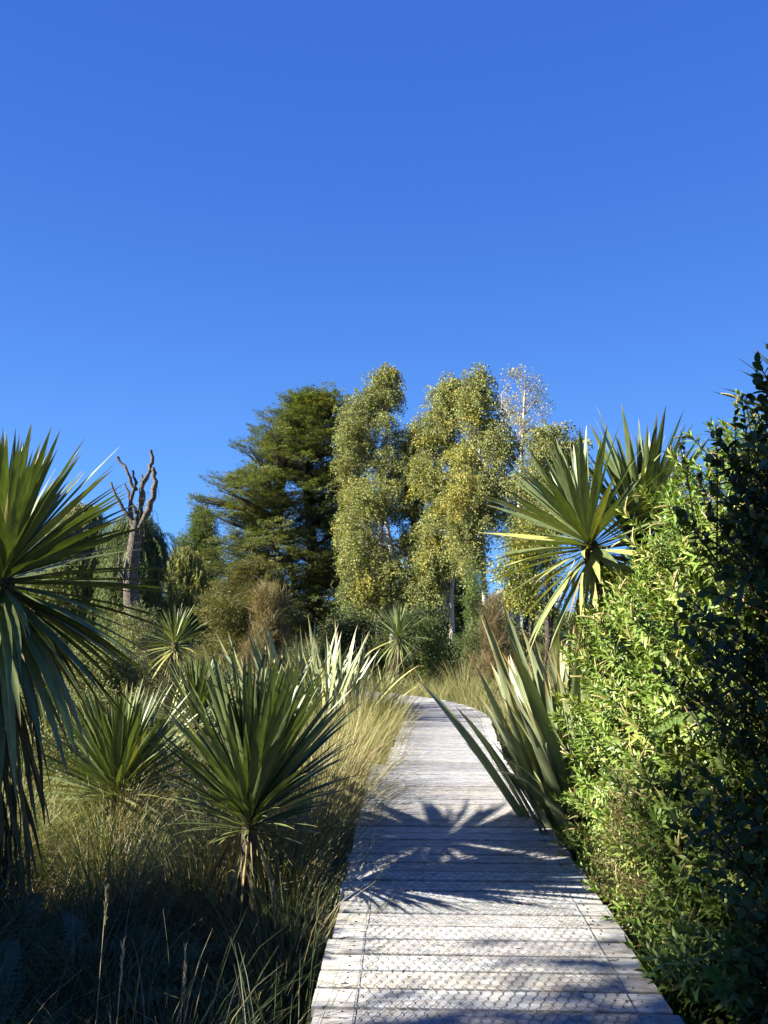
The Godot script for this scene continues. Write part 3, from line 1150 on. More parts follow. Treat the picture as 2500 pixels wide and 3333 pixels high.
	tree("poplar_tree", "sparse tree with pale bare twigs and few yellow leaves", "tree", Vector3(7.3, gy, -41),
		[[[Vector3.ZERO, Vector3(0.2, 6, 0), Vector3(0.6, 11, 0), Vector3(0.9, 15.4, 0)], 0.2], [[Vector3(0.1, 5, 0), Vector3(-0.4, 10, 0), Vector3(-0.5, 14.5, 0)], 0.12]],
		[[15.9, 0.9, 1.2], [14.2, 0.7, 1.8], [12.7, 0.9, 1.6], [11.4, 0.6, 1.4]],
		{"blobs": 34, "blob": 0.75, "mode": "hang", "leaves": [ball_clump(Color(0.34, 0.31, 0.09), 9, 0.4, 0.12)], "density": 24.0, "limb": 0.03, "climb": 1.2, "twigs": 9, "yellow": 0.2, "bark": M.bark_birch, "wood": Color(0.6, 0.57, 0.52)})
	tree("ash_tree", "round drooping dome-shaped tree right of the birches", "tree", Vector3(8.2, gy, -35),
		[[[Vector3(-0.5, 0, 0), Vector3(-0.4, 4, 0), Vector3(-0.2, 8, 0), Vector3(0, 10, 0)], 0.16]],
		[[11.0, 0.1, 0.7], [10.4, 0.0, 1.5], [9.3, 0.0, 2.0], [8.2, 0.0, 2.1], [6.8, -0.3, 1.8], [5.6, -0.7, 1.3]],
		{"grow": 0.8, "blobs": 46, "blob": 0.62, "mode": "hang", "leaves": bg, "density": 125.0, "limb": 0.024, "climb": 0.8, "yellow": 0.04, "wood": Color(0.34, 0.31, 0.27)})
	tree("evergreen_tree", "dark evergreen tree standing behind the round drooping tree", "tree", Vector3(8.4, gy, -44),
		[[[Vector3.ZERO, Vector3(0, 5, 0), Vector3(-0.2, 9.5, 0)], 0.2], [[Vector3(-1.3, 0, 0.6), Vector3(-0.9, 4, 0.5), Vector3(-0.4, 9, 0.4)], 0.17]],
		[[10.1, -0.4, 0.7], [8.4, 0.0, 1.6], [6.6, -0.2, 1.5], [4.4, 0.2, 1.1]],
		{"blobs": 24, "blob": 0.8, "leaves": ball, "density": 46.0, "yellow": 0.0})
	tree("leafy_shrub", "upright green shrub beside the white birch trunks", "shrub", Vector3(3.4, gy, -28),
		[[[Vector3.ZERO, Vector3(0, 2, 0), Vector3(0.05, 3.6, 0)], 0.06]],
		[[4.0, 0.05, 0.2], [3.1, 0.05, 0.5], [1.9, 0.1, 0.6], [0.6, 0.0, 0.6]],
		{"blobs": 20, "blob": 0.42, "leaves": [ball_clump(Color(0.10, 0.15, 0.045), 30, 0.22, 0.07)], "density": 120.0})
	tree("golden_shrub", "yellow-green leafy tree behind the right-hand cabbage tree", "tree", Vector3(3.9, gy, -20),
		[[[Vector3.ZERO, Vector3(0.1, 2, 0), Vector3(0.3, 4, 0)], 0.09], [[Vector3(0.3, 0, 0), Vector3(0.7, 2, 0), Vector3(0.6, 3.8, 0)], 0.06]],
		[[4.5, 0.3, 0.4], [4.0, 0.1, 0.9], [3.2, 0.0, 1.05], [2.2, -0.1, 1.05]],
		{"blobs": 30, "blob": 0.45, "squash": 0.6, "leaves": gold, "density": 110.0, "yellow": 0.2})
	tree("understorey_tree", "dark low evergreen under the birch and beech", "tree", Vector3(-0.9, gy, -38.5),
		[[[Vector3.ZERO, Vector3(0, 3, 0), Vector3(-0.2, 5.2, 0)], 0.16], [[Vector3(0.9, 0, 0.5), Vector3(1.0, 2, 0.4), Vector3(0.9, 4.5, 0.2)], 0.12]],
		[[5.8, -0.3, 0.8], [4.2, -0.2, 1.4], [2.7, 0.0, 1.6], [0.6, 0.2, 1.8]],
		{"blobs": 34, "blob": 0.7, "leaves": ball, "density": 60.0})
	tree("understorey_tree", "dark low evergreen behind the white birch trunks", "tree", Vector3(4.6, gy, -43),
		[[[Vector3.ZERO, Vector3(0, 3, 0), Vector3(-0.2, 5.0, 0)], 0.16]],
		[[5.4, -0.8, 0.6], [4.0, -0.6, 1.4], [2.6, -0.4, 2.0], [0.6, -0.2, 2.4]],
		{"blobs": 30, "blob": 0.7, "leaves": ball, "density": 52.0})
	tree("round_tree", "distant dark round tree between the willow and the beech", "tree", Vector3(-11.6, gy, -46),
		[[[Vector3.ZERO, Vector3(0, 4, 0), Vector3(0.1, 7.8, 0)], 0.22]],
		[[8.4, 0.1, 0.5], [7.3, 0.0, 1.35], [5.7, -0.1, 1.7], [3.6, 0.0, 1.8], [2.0, 0, 1.6]],
		{"blobs": 60, "blob": 0.85, "leaves": ball, "density": 80.0})
	tree("willow_tree", "dark weeping willow behind the dead trunk", "tree", Vector3(-9.0, gy, -27),
		[[[Vector3.ZERO, Vector3(0, 2.5, 0), Vector3(-0.1, 5.0, 0)], 0.25]],
		[[5.5, -0.1, 0.5], [5.1, -0.15, 1.0], [4.2, -0.1, 1.25], [2.5, -0.05, 1.35], [1.3, 0.0, 1.35]],
		{"blobs": 60, "blob": 0.75, "mode": "hang", "leaves": [willow_strand(Color(0.10, 0.14, 0.055), 46, 1.2), willow_strand(Color(0.12, 0.16, 0.06), 44, 1.0)], "density": 125.0, "arch": 0.25, "group": "willows on the left"})
	tree("willow_tree", "wide pale willow behind the big cabbage tree", "tree", Vector3(-13.2, gy, -30),
		[[[Vector3.ZERO, Vector3(0.2, 3, 0), Vector3(0.7, 5.6, 0)], 0.3]],
		[[6.4, 0.8, 0.4], [5.2, 0.5, 1.3], [4.4, 0.2, 2.0], [2.6, -0.1, 2.7], [1.2, 0.0, 2.8]],
		{"blobs": 95, "blob": 0.95, "mode": "hang", "leaves": strand, "density": 95.0, "arch": 0.25, "yellow": 0.1, "group": "willows on the left"})
	tree("willow_tree", "small pale willow below the distant round tree", "tree", Vector3(-8.9, gy, -33),
		[[[Vector3.ZERO, Vector3(0, 2.5, 0), Vector3(0, 4.4, 0)], 0.18]],
		[[4.8, -0.2, 0.4], [4.1, -0.1, 0.95], [2.7, 0.0, 1.1], [1.2, 0.0, 1.15]],
		{"blobs": 44, "blob": 0.7, "mode": "hang", "leaves": strand, "density": 125.0, "arch": 0.2, "yellow": 0.15, "group": "willows on the left"})
	tree("red_leaf_tree", "small red-leaved tree top showing above the leafy hedge", "tree", Vector3(7.0, gy, -18),
		[[[Vector3.ZERO, Vector3(0.1, 3, 0), Vector3(0.3, 5.6, 0)], 0.1]],
		[[5.9, 0.4, 0.2], [5.4, 0.15, 0.55], [4.7, 0.0, 0.8], [3.9, 0.0, 0.9]],
		{"blobs": 24, "blob": 0.35, "leaves": [ball_clump(Color(0.30, 0.11, 0.05), 16, 0.25, 0.07), ball_clump(Color(0.26, 0.19, 0.06), 16, 0.25, 0.07)], "density": 60.0, "twigs": 6})
	# scrub in front of the stand
	var olive := [flat_spray(Color(0.17, 0.165, 0.06), 40, 0.4, 0.05), ball_clump(Color(0.14, 0.15, 0.055), 34, 0.25, 0.055)]
	tree("olive_shrub", "wide olive-brown scrub mound below the beech", "shrub", Vector3(-3.9, gy, -21),
		[[[Vector3.ZERO, Vector3(0, 1.4, 0), Vector3(0.1, 3.0, 0)], 0.06], [[Vector3(-0.5, 0, 0), Vector3(-0.8, 1.2, 0), Vector3(-0.9, 2.2, 0)], 0.05]],
		[[3.5, 0.2, 0.4], [3.0, 0.1, 1.0], [2.3, 0.05, 1.5], [1.4, 0.0, 1.6], [0.5, 0, 1.6]],
		{"blobs": 80, "blob": 0.6, "squash": 0.7, "mode": "flat", "leaves": olive, "density": 150.0})
	tree("leafy_shrub", "dark leafy shrub in the hollow right of the far cabbage tree", "shrub", Vector3(0.95, gy, -17.8),
		[[[Vector3.ZERO, Vector3(0, 0.9, 0), Vector3(0, 1.7, 0)], 0.03]],
		[[2.0, 0, 0.4], [1.5, 0, 0.9], [0.8, 0, 1.1], [0.1, 0, 1.1]],
		{"blobs": 40, "blob": 0.4, "leaves": [ball_clump(Color(0.06, 0.09, 0.035), 34, 0.18, 0.06)], "density": 160.0, "limb": 0.01})
	tree("leafy_shrub", "wide dark shrub behind the upright flax clump", "shrub", Vector3(-0.9, gy, -18.5),
		[[[Vector3.ZERO, Vector3(0, 0.9, 0), Vector3(0, 1.7, 0)], 0.03]],
		[[1.9, 0, 0.6], [1.4, 0, 1.2], [0.8, 0, 1.4], [0.1, 0, 1.4]],
		{"blobs": 50, "blob": 0.4, "leaves": [ball_clump(Color(0.08, 0.11, 0.042), 34, 0.18, 0.06)], "density": 150.0, "limb": 0.01})
	tree("leafy_shrub", "wide green shrub beyond the bend, below the white birch trunks", "shrub", Vector3(3.1, gy, -21),
		[[[Vector3.ZERO, Vector3(0, 0.9, 0), Vector3(0, 1.7, 0)], 0.03]],
		[[1.9, 0, 0.6], [1.4, 0, 1.3], [0.8, 0, 1.6], [0.1, 0, 1.6]],
		{"blobs": 60, "blob": 0.42, "leaves": [ball_clump(Color(0.10, 0.135, 0.05), 34, 0.18, 0.06)], "density": 140.0, "limb": 0.01})
	tree("brown_shrub", "feathery brown shrub behind the flax", "shrub", Vector3(-2.75, gy, -17),
		[[[Vector3.ZERO, Vector3(0, 1.2, 0), Vector3(0.05, 2.3, 0)], 0.03]],
		[[2.55, 0.05, 0.2], [2.1, 0.0, 0.46], [1.4, 0, 0.58], [0.5, 0, 0.6]],
		{"blobs": 24, "blob": 0.34, "mode": "up", "leaves": [wispy_clump(Color(0.15, 0.12, 0.065), Color(0.22, 0.18, 0.09), 30, 0.36, 0.009)], "density": 190.0, "limb": 0.012})
	tree("brown_shrub", "tall thin brown shrub right of the path bend", "shrub", Vector3(2.2, gy, -15),
		[[[Vector3.ZERO, Vector3(0, 1.2, 0), Vector3(0.05, 2.0, 0)], 0.03]],
		[[2.25, 0.02, 0.1], [1.7, 0.0, 0.3], [1.1, 0, 0.4], [0.3, 0, 0.46]],
		{"blobs": 22, "blob": 0.28, "mode": "up", "leaves": [wispy_clump(Color(0.14, 0.11, 0.065), Color(0.2, 0.16, 0.09), 30, 0.34, 0.008)], "density": 220.0, "limb": 0.012})
	tree("brown_shrub", "low dark brown shrub at the deck edge beside the leaning flax", "shrub", Vector3(1.95, gy, -11.2),
		[[[Vector3.ZERO, Vector3(0, 0.5, 0), Vector3(0.05, 0.9, 0)], 0.02]],
		[[1.15, 0.0, 0.14], [0.9, 0.0, 0.3], [0.5, 0, 0.36], [0.15, 0, 0.36]],
		{"blobs": 16, "blob": 0.22, "mode": "up", "leaves": [wispy_clump(Color(0.07, 0.05, 0.035), Color(0.12, 0.09, 0.05), 34, 0.22, 0.007)], "density": 330.0, "limb": 0.012})
	tree("leafy_shrub", "small bright green bush right of the far cabbage tree", "shrub", Vector3(1.0, gy, -16.5),
		[[[Vector3.ZERO, Vector3(0, 0.9, 0), Vector3(0, 1.6, 0)], 0.02]],
		[[1.9, 0, 0.2], [1.5, 0, 0.35], [0.8, 0, 0.4], [0.2, 0, 0.4]],
		{"blobs": 16, "blob": 0.26, "leaves": [ball_clump(Color(0.13, 0.19, 0.05), 34, 0.16, 0.045)], "density": 300.0, "limb": 0.01})
	# grey-green twiggy shrubs on the left, behind the cabbage trees
	var spots := [[-3.3, -8.6, 1.35, 0.8, "grey-green twiggy shrub between the big cabbage tree and the dead trunk"], [-4.9, -10.5, 1.5, 1.0, "grey-green twiggy shrub behind the big cabbage tree's trunk"], [-2.75, -7.2, 0.85, 0.6, "low grey-green twiggy shrub behind the small cabbage tree"], [-4.6, -13.5, 1.7, 1.0, "taller twiggy shrub in front of the dead trunk's foot"]]
	for sp in spots:
		tree("twiggy_shrub", sp[4], "shrub", Vector3(sp[0], gy, sp[1]),
			[[[Vector3.ZERO, Vector3(0, sp[2] * 0.5, 0), Vector3(0, sp[2], 0)], 0.025]],
			[[sp[2] + 0.2, 0, sp[3] * 0.4], [sp[2] * 0.8, 0, sp[3] * 0.85], [sp[2] * 0.45, 0, sp[3]], [0.2, 0, sp[3]]],
			{"blobs": 40, "blob": 0.32, "leaves": [tiny_twig(Color(0.21, 0.23, 0.11), 80, 0.3, 0.026), tiny_twig(Color(0.16, 0.19, 0.08), 80, 0.28, 0.026)], "density": 260.0, "limb": 0.012, "twigs": 6})
	# the dead pollarded trunk
	var d := thing("dead_tree", "dead pollarded grey trunk with bare stub limbs", "tree", Vector3(-5.2, gy, -17))
	var trunk := Shape.new()
	tube(trunk, [Vector3(0.1, -0.1, 0), Vector3(-0.05, 0.8, 0), Vector3(-0.3, 1.5, 0), Vector3(-0.62, 2.2, 0), Vector3(-0.68, 2.9, 0), Vector3(-0.62, 3.6, 0), Vector3(-0.58, 4.15, 0)], [0.22, 0.19, 0.18, 0.185, 0.165, 0.15, 0.13], 12, Color(0.4, 0.37, 0.34), Color(0.45, 0.42, 0.39), 0.12)
	part("trunk", trunk.mesh(), M.bark_rough, d)
	var stubs := [
		[[Vector3(-0.62, 3.9, 0), Vector3(-0.72, 4.4, 0.05), Vector3(-0.7, 4.9, 0.0), Vector3(-0.85, 5.3, 0.05), Vector3(-1.12, 5.68, 0.0)], 0.085],
		[[Vector3(-0.58, 4.0, 0), Vector3(-0.55, 4.5, -0.05), Vector3(-0.5, 4.95, 0), Vector3(-0.35, 5.3, 0), Vector3(-0.3, 5.55, 0), Vector3(-0.34, 5.85, 0)], 0.10],
		[[Vector3(-0.5, 4.0, 0.05), Vector3(-0.3, 4.45, 0.1), Vector3(-0.18, 4.85, 0.1), Vector3(-0.2, 5.2, 0.05), Vector3(-0.25, 5.4, 0.05)], 0.11],
		[[Vector3(-0.62, 4.05, 0.05), Vector3(-0.85, 4.35, 0.1), Vector3(-1.05, 4.7, 0.1), Vector3(-1.2, 5.05, 0.1)], 0.07],
		[[Vector3(-0.62, 4.3, -0.05), Vector3(-0.8, 4.7, -0.1), Vector3(-0.95, 5.05, -0.1)], 0.05],
		[[Vector3(-0.62, 4.9, 0), Vector3(-0.68, 5.15, 0), Vector3(-0.74, 5.35, 0)], 0.055],
		[[Vector3(-0.48, 5.0, 0), Vector3(-0.52, 5.25, 0.03)], 0.05],
		[[Vector3(-0.66, 2.6, 0.1), Vector3(-0.85, 2.95, 0.15), Vector3(-0.92, 3.35, 0.15)], 0.06]]
	for st in stubs:
		var s := Shape.new()
		var rads := []
		var crooked := []
		for k in st[0].size() - 1:
			for q in 3:
				crooked.append(st[0][k].lerp(st[0][k + 1], q / 3.0) + rdir() * 0.035)
		crooked.append(st[0][-1])
		for k in crooked.size():
			rads.append(st[1] * 0.68 * lerpf(1.0, 0.55, float(k) / (crooked.size() - 1)) * rr(0.8, 1.25))
		tube(s, crooked, rads, 8, Color(0.5, 0.46, 0.42), Color(0.8, 0.76, 0.7), 0.16)
		part("limb", s.mesh(), M.bark_rough, d)
	var hang := []
	var hc := []
	for k in 46:
		hang.append(Transform3D(Basis(Vector3.UP, rr(0, TAU)).scaled(Vector3.ONE * rr(0.3, 0.6)), Vector3(rr(-1.0, -0.2), rr(2.6, 5.0), rr(-0.15, 0.15))))
		hc.append(Color(1, 1, 1))
	scatter("hanging_shoots", willow_strand(Color(0.12, 0.14, 0.06), 14, 0.9), M.tree_leaf, d, hang, hc)
	# a pale house seen between the trunks
	var h := thing("house", "white house glimpsed low between the tree trunks", "house", Vector3(10.4, gy, -62))
	var hs := Shape.new()
	box(hs, Vector3(-2.6, -0.1, -3), Vector3(2.6, 2.6, 3), Color.WHITE)
	part("wall", hs.mesh(), M.white_wall, h)
	var pr := PrismMesh.new()
	pr.size = Vector3(5.8, 1.5, 6.6)
	part("roof", pr, M.roof, h, Transform3D(Basis(), Vector3(0, 3.353, 0)))
	for x in [-1.4, 1.2]:
		var ws := Shape.new()
		box(ws, Vector3(x - 0.5, 0.9, 2.98), Vector3(x + 0.5, 2.1, 3.02), Color.WHITE)
		part("window", ws.mesh(), M.pane, h)
	# the wood far behind everything
	var xfs := []
	var cols := []
	for k in 5200:
		var a := rr(-0.62, 0.62)
		var dist := rr(58.0, 74.0)
		var top := 2.2 + 1.6 * sin(a * 23.0) + 1.0 * sin(a * 61.0 + 1.0)
		if absf(a - 0.165) < 0.025:
			continue
		xfs.append(Transform3D(Basis(rdir(), rr(0, 3)).scaled(Vector3.ONE * rr(2.2, 3.2)), Vector3(sin(a) * dist, gy + rr(0.0, maxf(0.8, top)), -cos(a) * dist)))
		var j := rr(0.7, 1.2)
		cols.append(Color(j, j, j))
	var w := scatter("far_woodland", ball[0], M.tree_leaf, self, xfs, cols)
	w.set_meta("label", "low distant band of trees beyond the garden")
	w.set_meta("category", "woodland")
	# the tree at the left, outside the picture, whose shade lies across the foreground
	tree("shade_tree", "tall leafy tree left of the boardwalk that shades the foreground", "tree", Vector3(-7.4, gy, 0.95),
		[[[Vector3.ZERO, Vector3(0, 3, 0), Vector3(0.1, 9.5, 0)], 0.22]],
		[[11.4, 0, 1.0], [10.2, 0, 2.0], [8.6, 0, 2.7], [6.5, 0, 2.7], [4.5, 0, 2.5], [2.5, 0, 2.5], [1.0, 0, 2.3]],
		{"blobs": 210, "blob": 1.0, "leaves": [ball_clump(Color(0.06, 0.095, 0.03), 40, 0.32, 0.13)], "density": 80.0})

func make_left_garden() -> void:
	var g := GROUND
	tree("shade_shrub", "dense shrub left of the large cabbage tree, shading its foot", "shrub", Vector3(-4.05, g, -3.3),
		[[[Vector3.ZERO, Vector3(0, 1, 0), Vector3(0, 1.9, 0)], 0.05]],
		[[2.25, 0, 0.5], [1.7, 0, 0.85], [0.9, 0, 0.95], [0.2, 0, 0.95]],
		{"blobs": 110, "blob": 0.5, "deep": 2.0, "leaves": [ball_clump(Color(0.06, 0.095, 0.03), 40, 0.2, 0.07)], "density": 220.0, "limb": 0.015})
	cabbage_tree("large dark cabbage tree with a hanging dead-leaf skirt at the left edge", Vector3(-2.52, g, -4.75), [[Vector3(0.04, 2.27, 0), Vector3(0.04, 1, 0.0), 290, 1.1, -1.05, 0.10, 1.22]], 0.12, 280, 0.85, 1.75, "big", 0.055)
	cabbage_tree("small bright cabbage tree between the large dark one and the central dark one", Vector3(-2.2, g, -6.2), [[Vector3(0.02, 0.62, 0), Vector3(0.0, 1, 0.05), 210, 0.9, -0.15, 0.12, 0.8]], 0.045, 60, 0.6, 0.25, "mid", 0.055)
	cabbage_tree("dark green cabbage tree standing closest to the boardwalk's left edge", Vector3(-0.78, g, -4.35), [[Vector3(0.02, 0.93, 0), Vector3(0.06, 1, 0.0), 260, 0.95, 0.12, 0.05, 0.45]], 0.055, 40, 0.6, 0.35, "mid", 0.055)
	cabbage_tree("pale cabbage tree standing behind the small bright one", Vector3(-1.98, g, -8.0), [[Vector3(-0.02, 0.92, 0), Vector3(0.05, 1, 0.0), 170, 0.76, -0.5, 0.3, 0.75]], 0.05, 30, 0.5, 0.3, "mid", 0.055)
	cabbage_tree("cabbage tree with withered straw skirt below the dead trunk", Vector3(-3.1, g, -11.0), [[Vector3(0, 1.6, 0), Vector3(-0.05, 1, 0.0), 110, 0.6, -0.6, 0.5]], 0.07, 80, 0.65, 0.7, "mid", 0.055)
	cabbage_tree("small round-headed cabbage tree at the bend of the boardwalk", Vector3(0.32, g, -16.2), [[Vector3(-0.02, 1.52, 0), Vector3(0, 1, 0.0), 160, 0.8, -1.0, 0.1]], 0.07, 90, 0.6, 0.75, "mid", 0.055)
	flax("upright grey-green flax clump left of the path", Vector3(-1.05, g, -11.6), 170, 2.05, Vector3(-0.06, 0, 0), 0.62, "flaxmid", 0.034)
	flax("blue-green flax behind the big cabbage tree's trunk", Vector3(-3.9, g, -8.6), 54, 1.45, Vector3(0.1, 0, 0.1), 0.35, "flax", 0.045)
	flax("fine-leaved flax between the twiggy shrubs and pale cabbage tree", Vector3(-3.05, g, -9.6), 54, 1.4, Vector3(0.2, 0, 0), 0.4, "flaxthin", 0.036)
	flax("low drooping flax at the foot of the small round-headed cabbage tree", Vector3(-0.1, g, -15.6), 45, 1.15, Vector3(0, 0, 0.1), 0.35, "flaxthin", 0.036)
	# shaded ferns and shrubs in the near left corner
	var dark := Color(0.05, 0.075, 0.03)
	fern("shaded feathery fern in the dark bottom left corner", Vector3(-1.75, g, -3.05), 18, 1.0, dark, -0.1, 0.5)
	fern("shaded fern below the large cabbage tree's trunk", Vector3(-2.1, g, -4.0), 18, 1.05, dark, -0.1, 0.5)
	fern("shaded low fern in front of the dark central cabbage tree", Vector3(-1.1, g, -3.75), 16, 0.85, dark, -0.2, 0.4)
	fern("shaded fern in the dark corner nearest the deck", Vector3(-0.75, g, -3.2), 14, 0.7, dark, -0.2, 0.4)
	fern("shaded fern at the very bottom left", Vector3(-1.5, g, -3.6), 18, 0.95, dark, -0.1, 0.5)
	# grass flower stalks standing in the shade
	var stalks := [[-1.1, -3.0, 0.95, "tall pale grass seed stalk in the dark corner"], [-0.96, -2.8, 0.84, "short bent grass seed stalk in the dark corner"], [-0.75, -2.85, 0.8, "leaning grass seed stalk close to the deck"]]
	for q in stalks:
		var t := thing("seed_stalk", q[3], "grass stalk", Vector3(q[0], g, q[1]), "grass seed stalks in the shade")
		var s := Shape.new()
		tube(s, [Vector3.ZERO, Vector3(0.01, q[2] * 0.5, 0), Vector3(0.03, q[2], 0.01)], [0.0022, 0.002, 0.0015], 4, Color(0.3, 0.26, 0.13), Color(0.38, 0.32, 0.18))
		part("stem", s.mesh(), M.grass, t)
		var e := Shape.new()
		for k in 40:
			ribbon(e, Vector3(0.03, q[2] - 0.09 + k * 0.0032, 0.01), rdir() * 0.35 + Vector3.UP, 0.03, 0.0035, 0.2, 2, Color(0.4, 0.34, 0.2), Color(0.48, 0.42, 0.28))
		part("seed_head", e.mesh(), M.grass, t)

func make_right_garden() -> void:
	var g := GROUND
	flax("broad-leaved flax leaning over the right edge of the boardwalk", Vector3(1.52, g, -5.75), 150, 2.2, Vector3(-0.07, 0, 0.0), 0.2, "flaxwide", 0.05)
	cabbage_tree("two-headed cabbage tree rising behind the leafy hedge", Vector3(1.85, g, -5.9), [[Vector3(-0.33, 2.55, 0.5), Vector3(-0.4, 1, 0.1), 140, 0.9, -1.0, 0.4], [Vector3(0.14, 2.6, 0.3), Vector3(0.04, 1, 0.0), 80, 1.0, 0.5, 0.05, 0.8]], 0.085, 40, 0.6, 0.5, "right", 0.07)
	cabbage_tree("cabbage tree whose leaf tips show above the dark bush", Vector3(2.72, g, -4.4), [[Vector3(0.02, 3.2, 0), Vector3(0, 1, 0), 70, 0.75, 0.0, 0.05]], 0.08, 0, 0, 0, "right", 0.07)
	var keep := func(p: Vector3) -> bool: return p.y < 0.35 and near_deck(p.x, p.z, -0.02) or p.x < 1.0
	var lime := Color(0.13, 0.20, 0.038)
	var old := Color(0.36, 0.36, 0.09)
	var shoots := [narrow_shoot(lime, old, false), narrow_shoot(lime * 0.85, old, false), narrow_shoot(lime * 1.15, old, false), narrow_shoot(lime, old, true), narrow_shoot(lime.lerp(old, 0.3), old, true)]
	shoot_shrub("narrow_leaf_shrub", "tall bright green narrow-leaved shrub right of the leaning flax", Vector3(2.14, g, -4.95), [[Vector3(-0.05, 1.2, 0), Vector3(0.78, 1.15, 0.75)], [Vector3(0.1, 1.88, -0.1), Vector3(0.72, 0.65, 0.7)], [Vector3(-0.28, 0.6, 0.1), Vector3(0.6, 0.7, 0.7)]], shoots, M.hebe, 3300, 290, 240, 1.0, keep)
	shoot_shrub("narrow_leaf_shrub", "highest narrow-leaved green shrub beside the dark bush", Vector3(2.25, g, -3.95), [[Vector3(-0.02, 1.55, 0), Vector3(0.88, 1.25, 0.72)], [Vector3(0.1, 2.4, 0), Vector3(0.75, 0.62, 0.65)], [Vector3(-0.3, 0.7, 0.15), Vector3(0.68, 0.75, 0.6)]], shoots, M.hebe, 3500, 290, 240, 1.0, keep)
	shoot_shrub("narrow_leaf_shrub", "low narrow-leaved green shrub at the deck edge under the dark bush", Vector3(1.62, g, -3.25), [[Vector3(0, 0.35, 0), Vector3(0.42, 0.5, 0.5)], [Vector3(0.1, 0.3, 0.65), Vector3(0.42, 0.42, 0.5)]], [narrow_shoot(lime * 0.9, old, false), narrow_shoot(lime, old, false)], M.hebe, 700, 200, 30, 1.1, keep)
	var fine := [tiny_twig(Color(0.15, 0.17, 0.05), 60, 0.2, 0.018), tiny_twig(Color(0.19, 0.17, 0.06), 60, 0.2, 0.016)]
	shoot_shrub("small_leaf_shrub", "fine-leaved olive shrub low on the hedge's deck side", Vector3(1.66, g, -4.15), [[Vector3(0, 0.62, 0), Vector3(0.36, 0.6, 0.45)]], fine, M.hebe, 900, 0, 40, 1.0, keep)
	var bl := Color(0.075, 0.105, 0.03)
	var ovals := [oval_shoot(bl, 11, 0.2, 0.06), oval_shoot(bl * 0.8, 11, 0.22, 0.062), oval_shoot(bl * 1.2, 10, 0.18, 0.055)]
	var bush := shoot_shrub("broadleaf_shrub", "tall dark glossy broadleaf bush filling the right edge", Vector3(2.24, g, -2.8), [[Vector3(-0.05, 1.5, 0), Vector3(0.88, 1.45, 0.8)], [Vector3(0.05, 2.45, -0.1), Vector3(0.75, 0.6, 0.65)], [Vector3(-0.1, 0.7, 0.5), Vector3(0.75, 0.8, 0.7)]], ovals, M.broad, 4200, 290, 60, 1.0, keep, 0.8)
	# long upright shoots on top of the bush
	var long_shoots := [oval_shoot(bl * 1.3, 22, 0.55, 0.045), oval_shoot(bl * 1.2, 18, 0.45, 0.042)]
	for k in 34:
		var x := rr(-1.0, 0.2)
		var y := 2.42 + (x + 0.98) * 0.34 + rr(-0.15, 0.12)
		part("upright_shoot", long_shoots[k % 2], M.broad, bush, Transform3D(up_to(Vector3(rr(-0.2, 0.08), 1, rr(-0.15, 0.15)), rr(0, TAU), rr(0.8, 1.15)), Vector3(x, y, rr(-0.45, 0.25))))
	fern("green fern fronds growing out of the narrow-leaved hedge", Vector3(1.62, g + 1.55, -3.35), 5, 0.5, Color(0.10, 0.16, 0.04), -0.5, 0.1)
	fern("dry brown fern fallen at the deck's right edge", Vector3(1.42, g + 0.35, -4.05), 12, 0.5, Color(0.28, 0.18, 0.09), -0.9, -0.2)

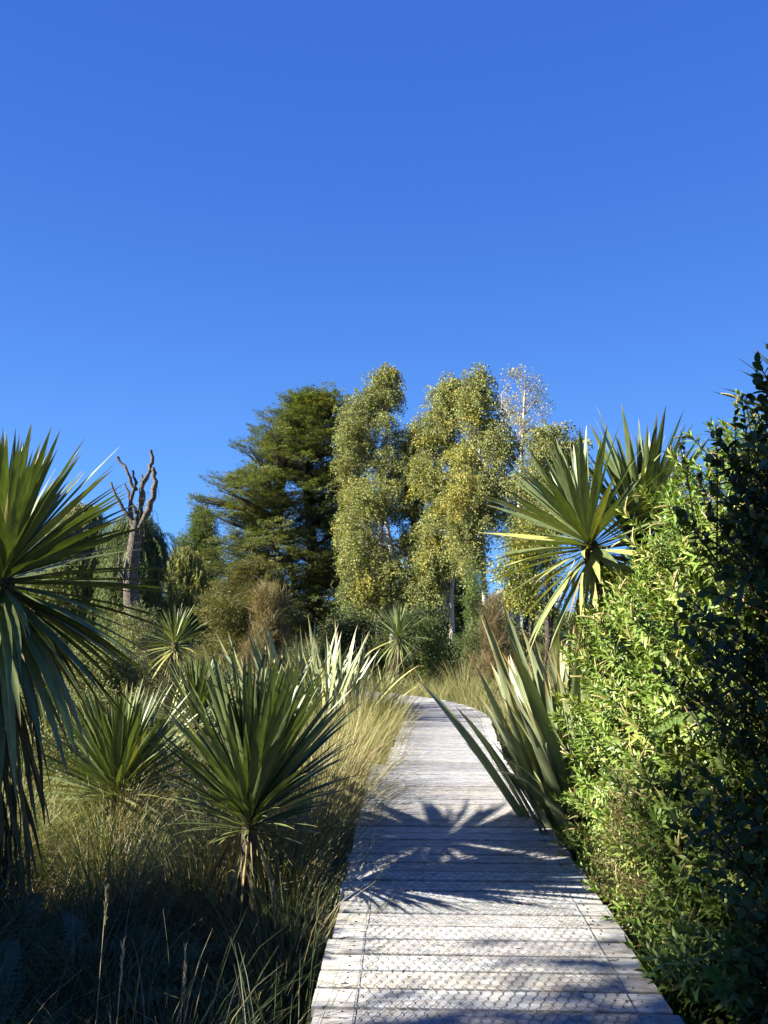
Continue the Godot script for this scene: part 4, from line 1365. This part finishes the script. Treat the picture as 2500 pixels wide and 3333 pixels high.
func make_grass() -> void:
	var g := GROUND
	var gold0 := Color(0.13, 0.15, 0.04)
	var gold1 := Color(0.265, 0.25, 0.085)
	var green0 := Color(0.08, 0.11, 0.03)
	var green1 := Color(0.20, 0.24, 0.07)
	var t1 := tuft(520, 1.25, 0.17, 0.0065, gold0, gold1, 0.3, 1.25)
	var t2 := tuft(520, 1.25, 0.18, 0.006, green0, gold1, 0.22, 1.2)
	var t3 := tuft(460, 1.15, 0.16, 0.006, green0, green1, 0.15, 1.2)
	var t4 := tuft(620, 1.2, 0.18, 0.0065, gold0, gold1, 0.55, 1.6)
	var list := [
		[-0.55, -5.75, t4, 1.0, "brown tussock hanging over the deck edge behind the dark cabbage tree"],
		[-0.5, -6.6, t4, 1.05, "straw tussock leaning on the deck just before the step"],
		[-1.12, -4.75, t4, 0.85, "shaggy brown tussock left of the dark central cabbage tree's stem"],
		[-0.62, -4.55, t4, 0.75, "low brown tussock under the dark central cabbage tree's leaves"],
		[-2.05, -5.75, t4, 0.8, "brown tussock in front of the small bright cabbage tree"],
		[-0.72, -5.15, t4, 1.0, "brown-skirted tussock between the dark cabbage tree and the deck"],
		[-0.85, -6.15, t2, 1.02, "golden tussock behind the dark cabbage tree"],
		[-0.62, -7.05, t1, 0.95, "straw-tipped tussock at the step in the deck edge"],
		[-0.48, -8.2, t2, 0.95, "golden tussock just past the step in the deck edge"],
		[-0.32, -9.3, t1, 0.95, "pale tussock halfway along the deck's far left edge"],
		[-0.1, -10.5, t2, 1.0, "yellow-green tussock brushing the narrow far deck"],
		[-0.05, -11.9, t1, 1.0, "straw tussock on the inside of the deck's bend"],
		[2.05, -13.3, t3, 0.95, "green tussock on the outside of the deck's bend"],
		[1.55, -14.6, t2, 1.0, "tussock of green sedge beyond the deck's bend"],
		[1.55, -7.1, t1, 0.6, "small straw tussock spilling from under the leaning flax"]]
	for q in list:
		tussock(q[4], Vector3(q[0], g, q[1]), q[2], q[3], rr(0, TAU))
	# the rest of the grass, uncounted
	var kinds := [tuft(110, 0.95, 0.16, 0.0065, gold0, gold1, 0.35), tuft(110, 0.8, 0.16, 0.006, green0, green1, 0.25), tuft(80, 0.45, 0.2, 0.006, Color(0.2, 0.14, 0.065), Color(0.36, 0.27, 0.13), 0.8, 2.4), tuft(110, 0.75, 0.16, 0.006, Color(0.03, 0.045, 0.018), Color(0.06, 0.085, 0.03), 0.15, 1.8)]  # last kind: grass colours darkened to paint in the foreground shade
	var xfs := [[], [], [], []]
	var cols := [[], [], [], []]
	var patch := noise(71, 0.5, 2)
	var tries := 0
	while tries < 5200:
		tries += 1
		var z := -rr(1.6, 17.0)
		var x := rr(-0.62, 0.62) * (absf(z) + 1.5)
		if near_deck(x, z, 0.06):
			continue
		if x > 0.5 and z > -9.0 and x < 3.5 and rng.randf() < 0.7:
			continue
		var k := 0 if patch.get_noise_2d(x * 1.4, z * 1.4) > 0.0 else 1
		if rng.randf() < 0.3:
			k = 2
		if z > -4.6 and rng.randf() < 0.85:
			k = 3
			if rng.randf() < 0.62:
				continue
		if k == 0 and z > -5.2:
			k = 2
		xfs[k].append(Transform3D(Basis(Vector3.UP, rr(0, TAU)).scaled(Vector3.ONE * rr(0.6, 1.15)), Vector3(x, g - 0.02, z)))
		var j := rr(0.8, 1.15)
		cols[k].append(Color(j, j, j))
	for q in 2600:
		var z := -rr(17.0, 50.0)
		var x := rr(-0.62, 0.62) * absf(z)
		var k := 1
		xfs[k].append(Transform3D(Basis(Vector3.UP, rr(0, TAU)).scaled(Vector3.ONE * rr(0.8, 1.5)), Vector3(x, g - 0.02, z)))
		cols[k].append(Color(0.9, 0.9, 0.9))
	var lab := ["golden wetland grass covering the ground", "green wetland grass covering the ground", "dry brown fallen grass on the wet ground", "grass in the near left corner with shade painted into its dark green"]
	var nm := ["golden_grass", "green_grass", "grass_litter", "shade_painted_grass"]
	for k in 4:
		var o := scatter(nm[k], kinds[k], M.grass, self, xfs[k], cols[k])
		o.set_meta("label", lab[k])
		o.set_meta("category", "grass")
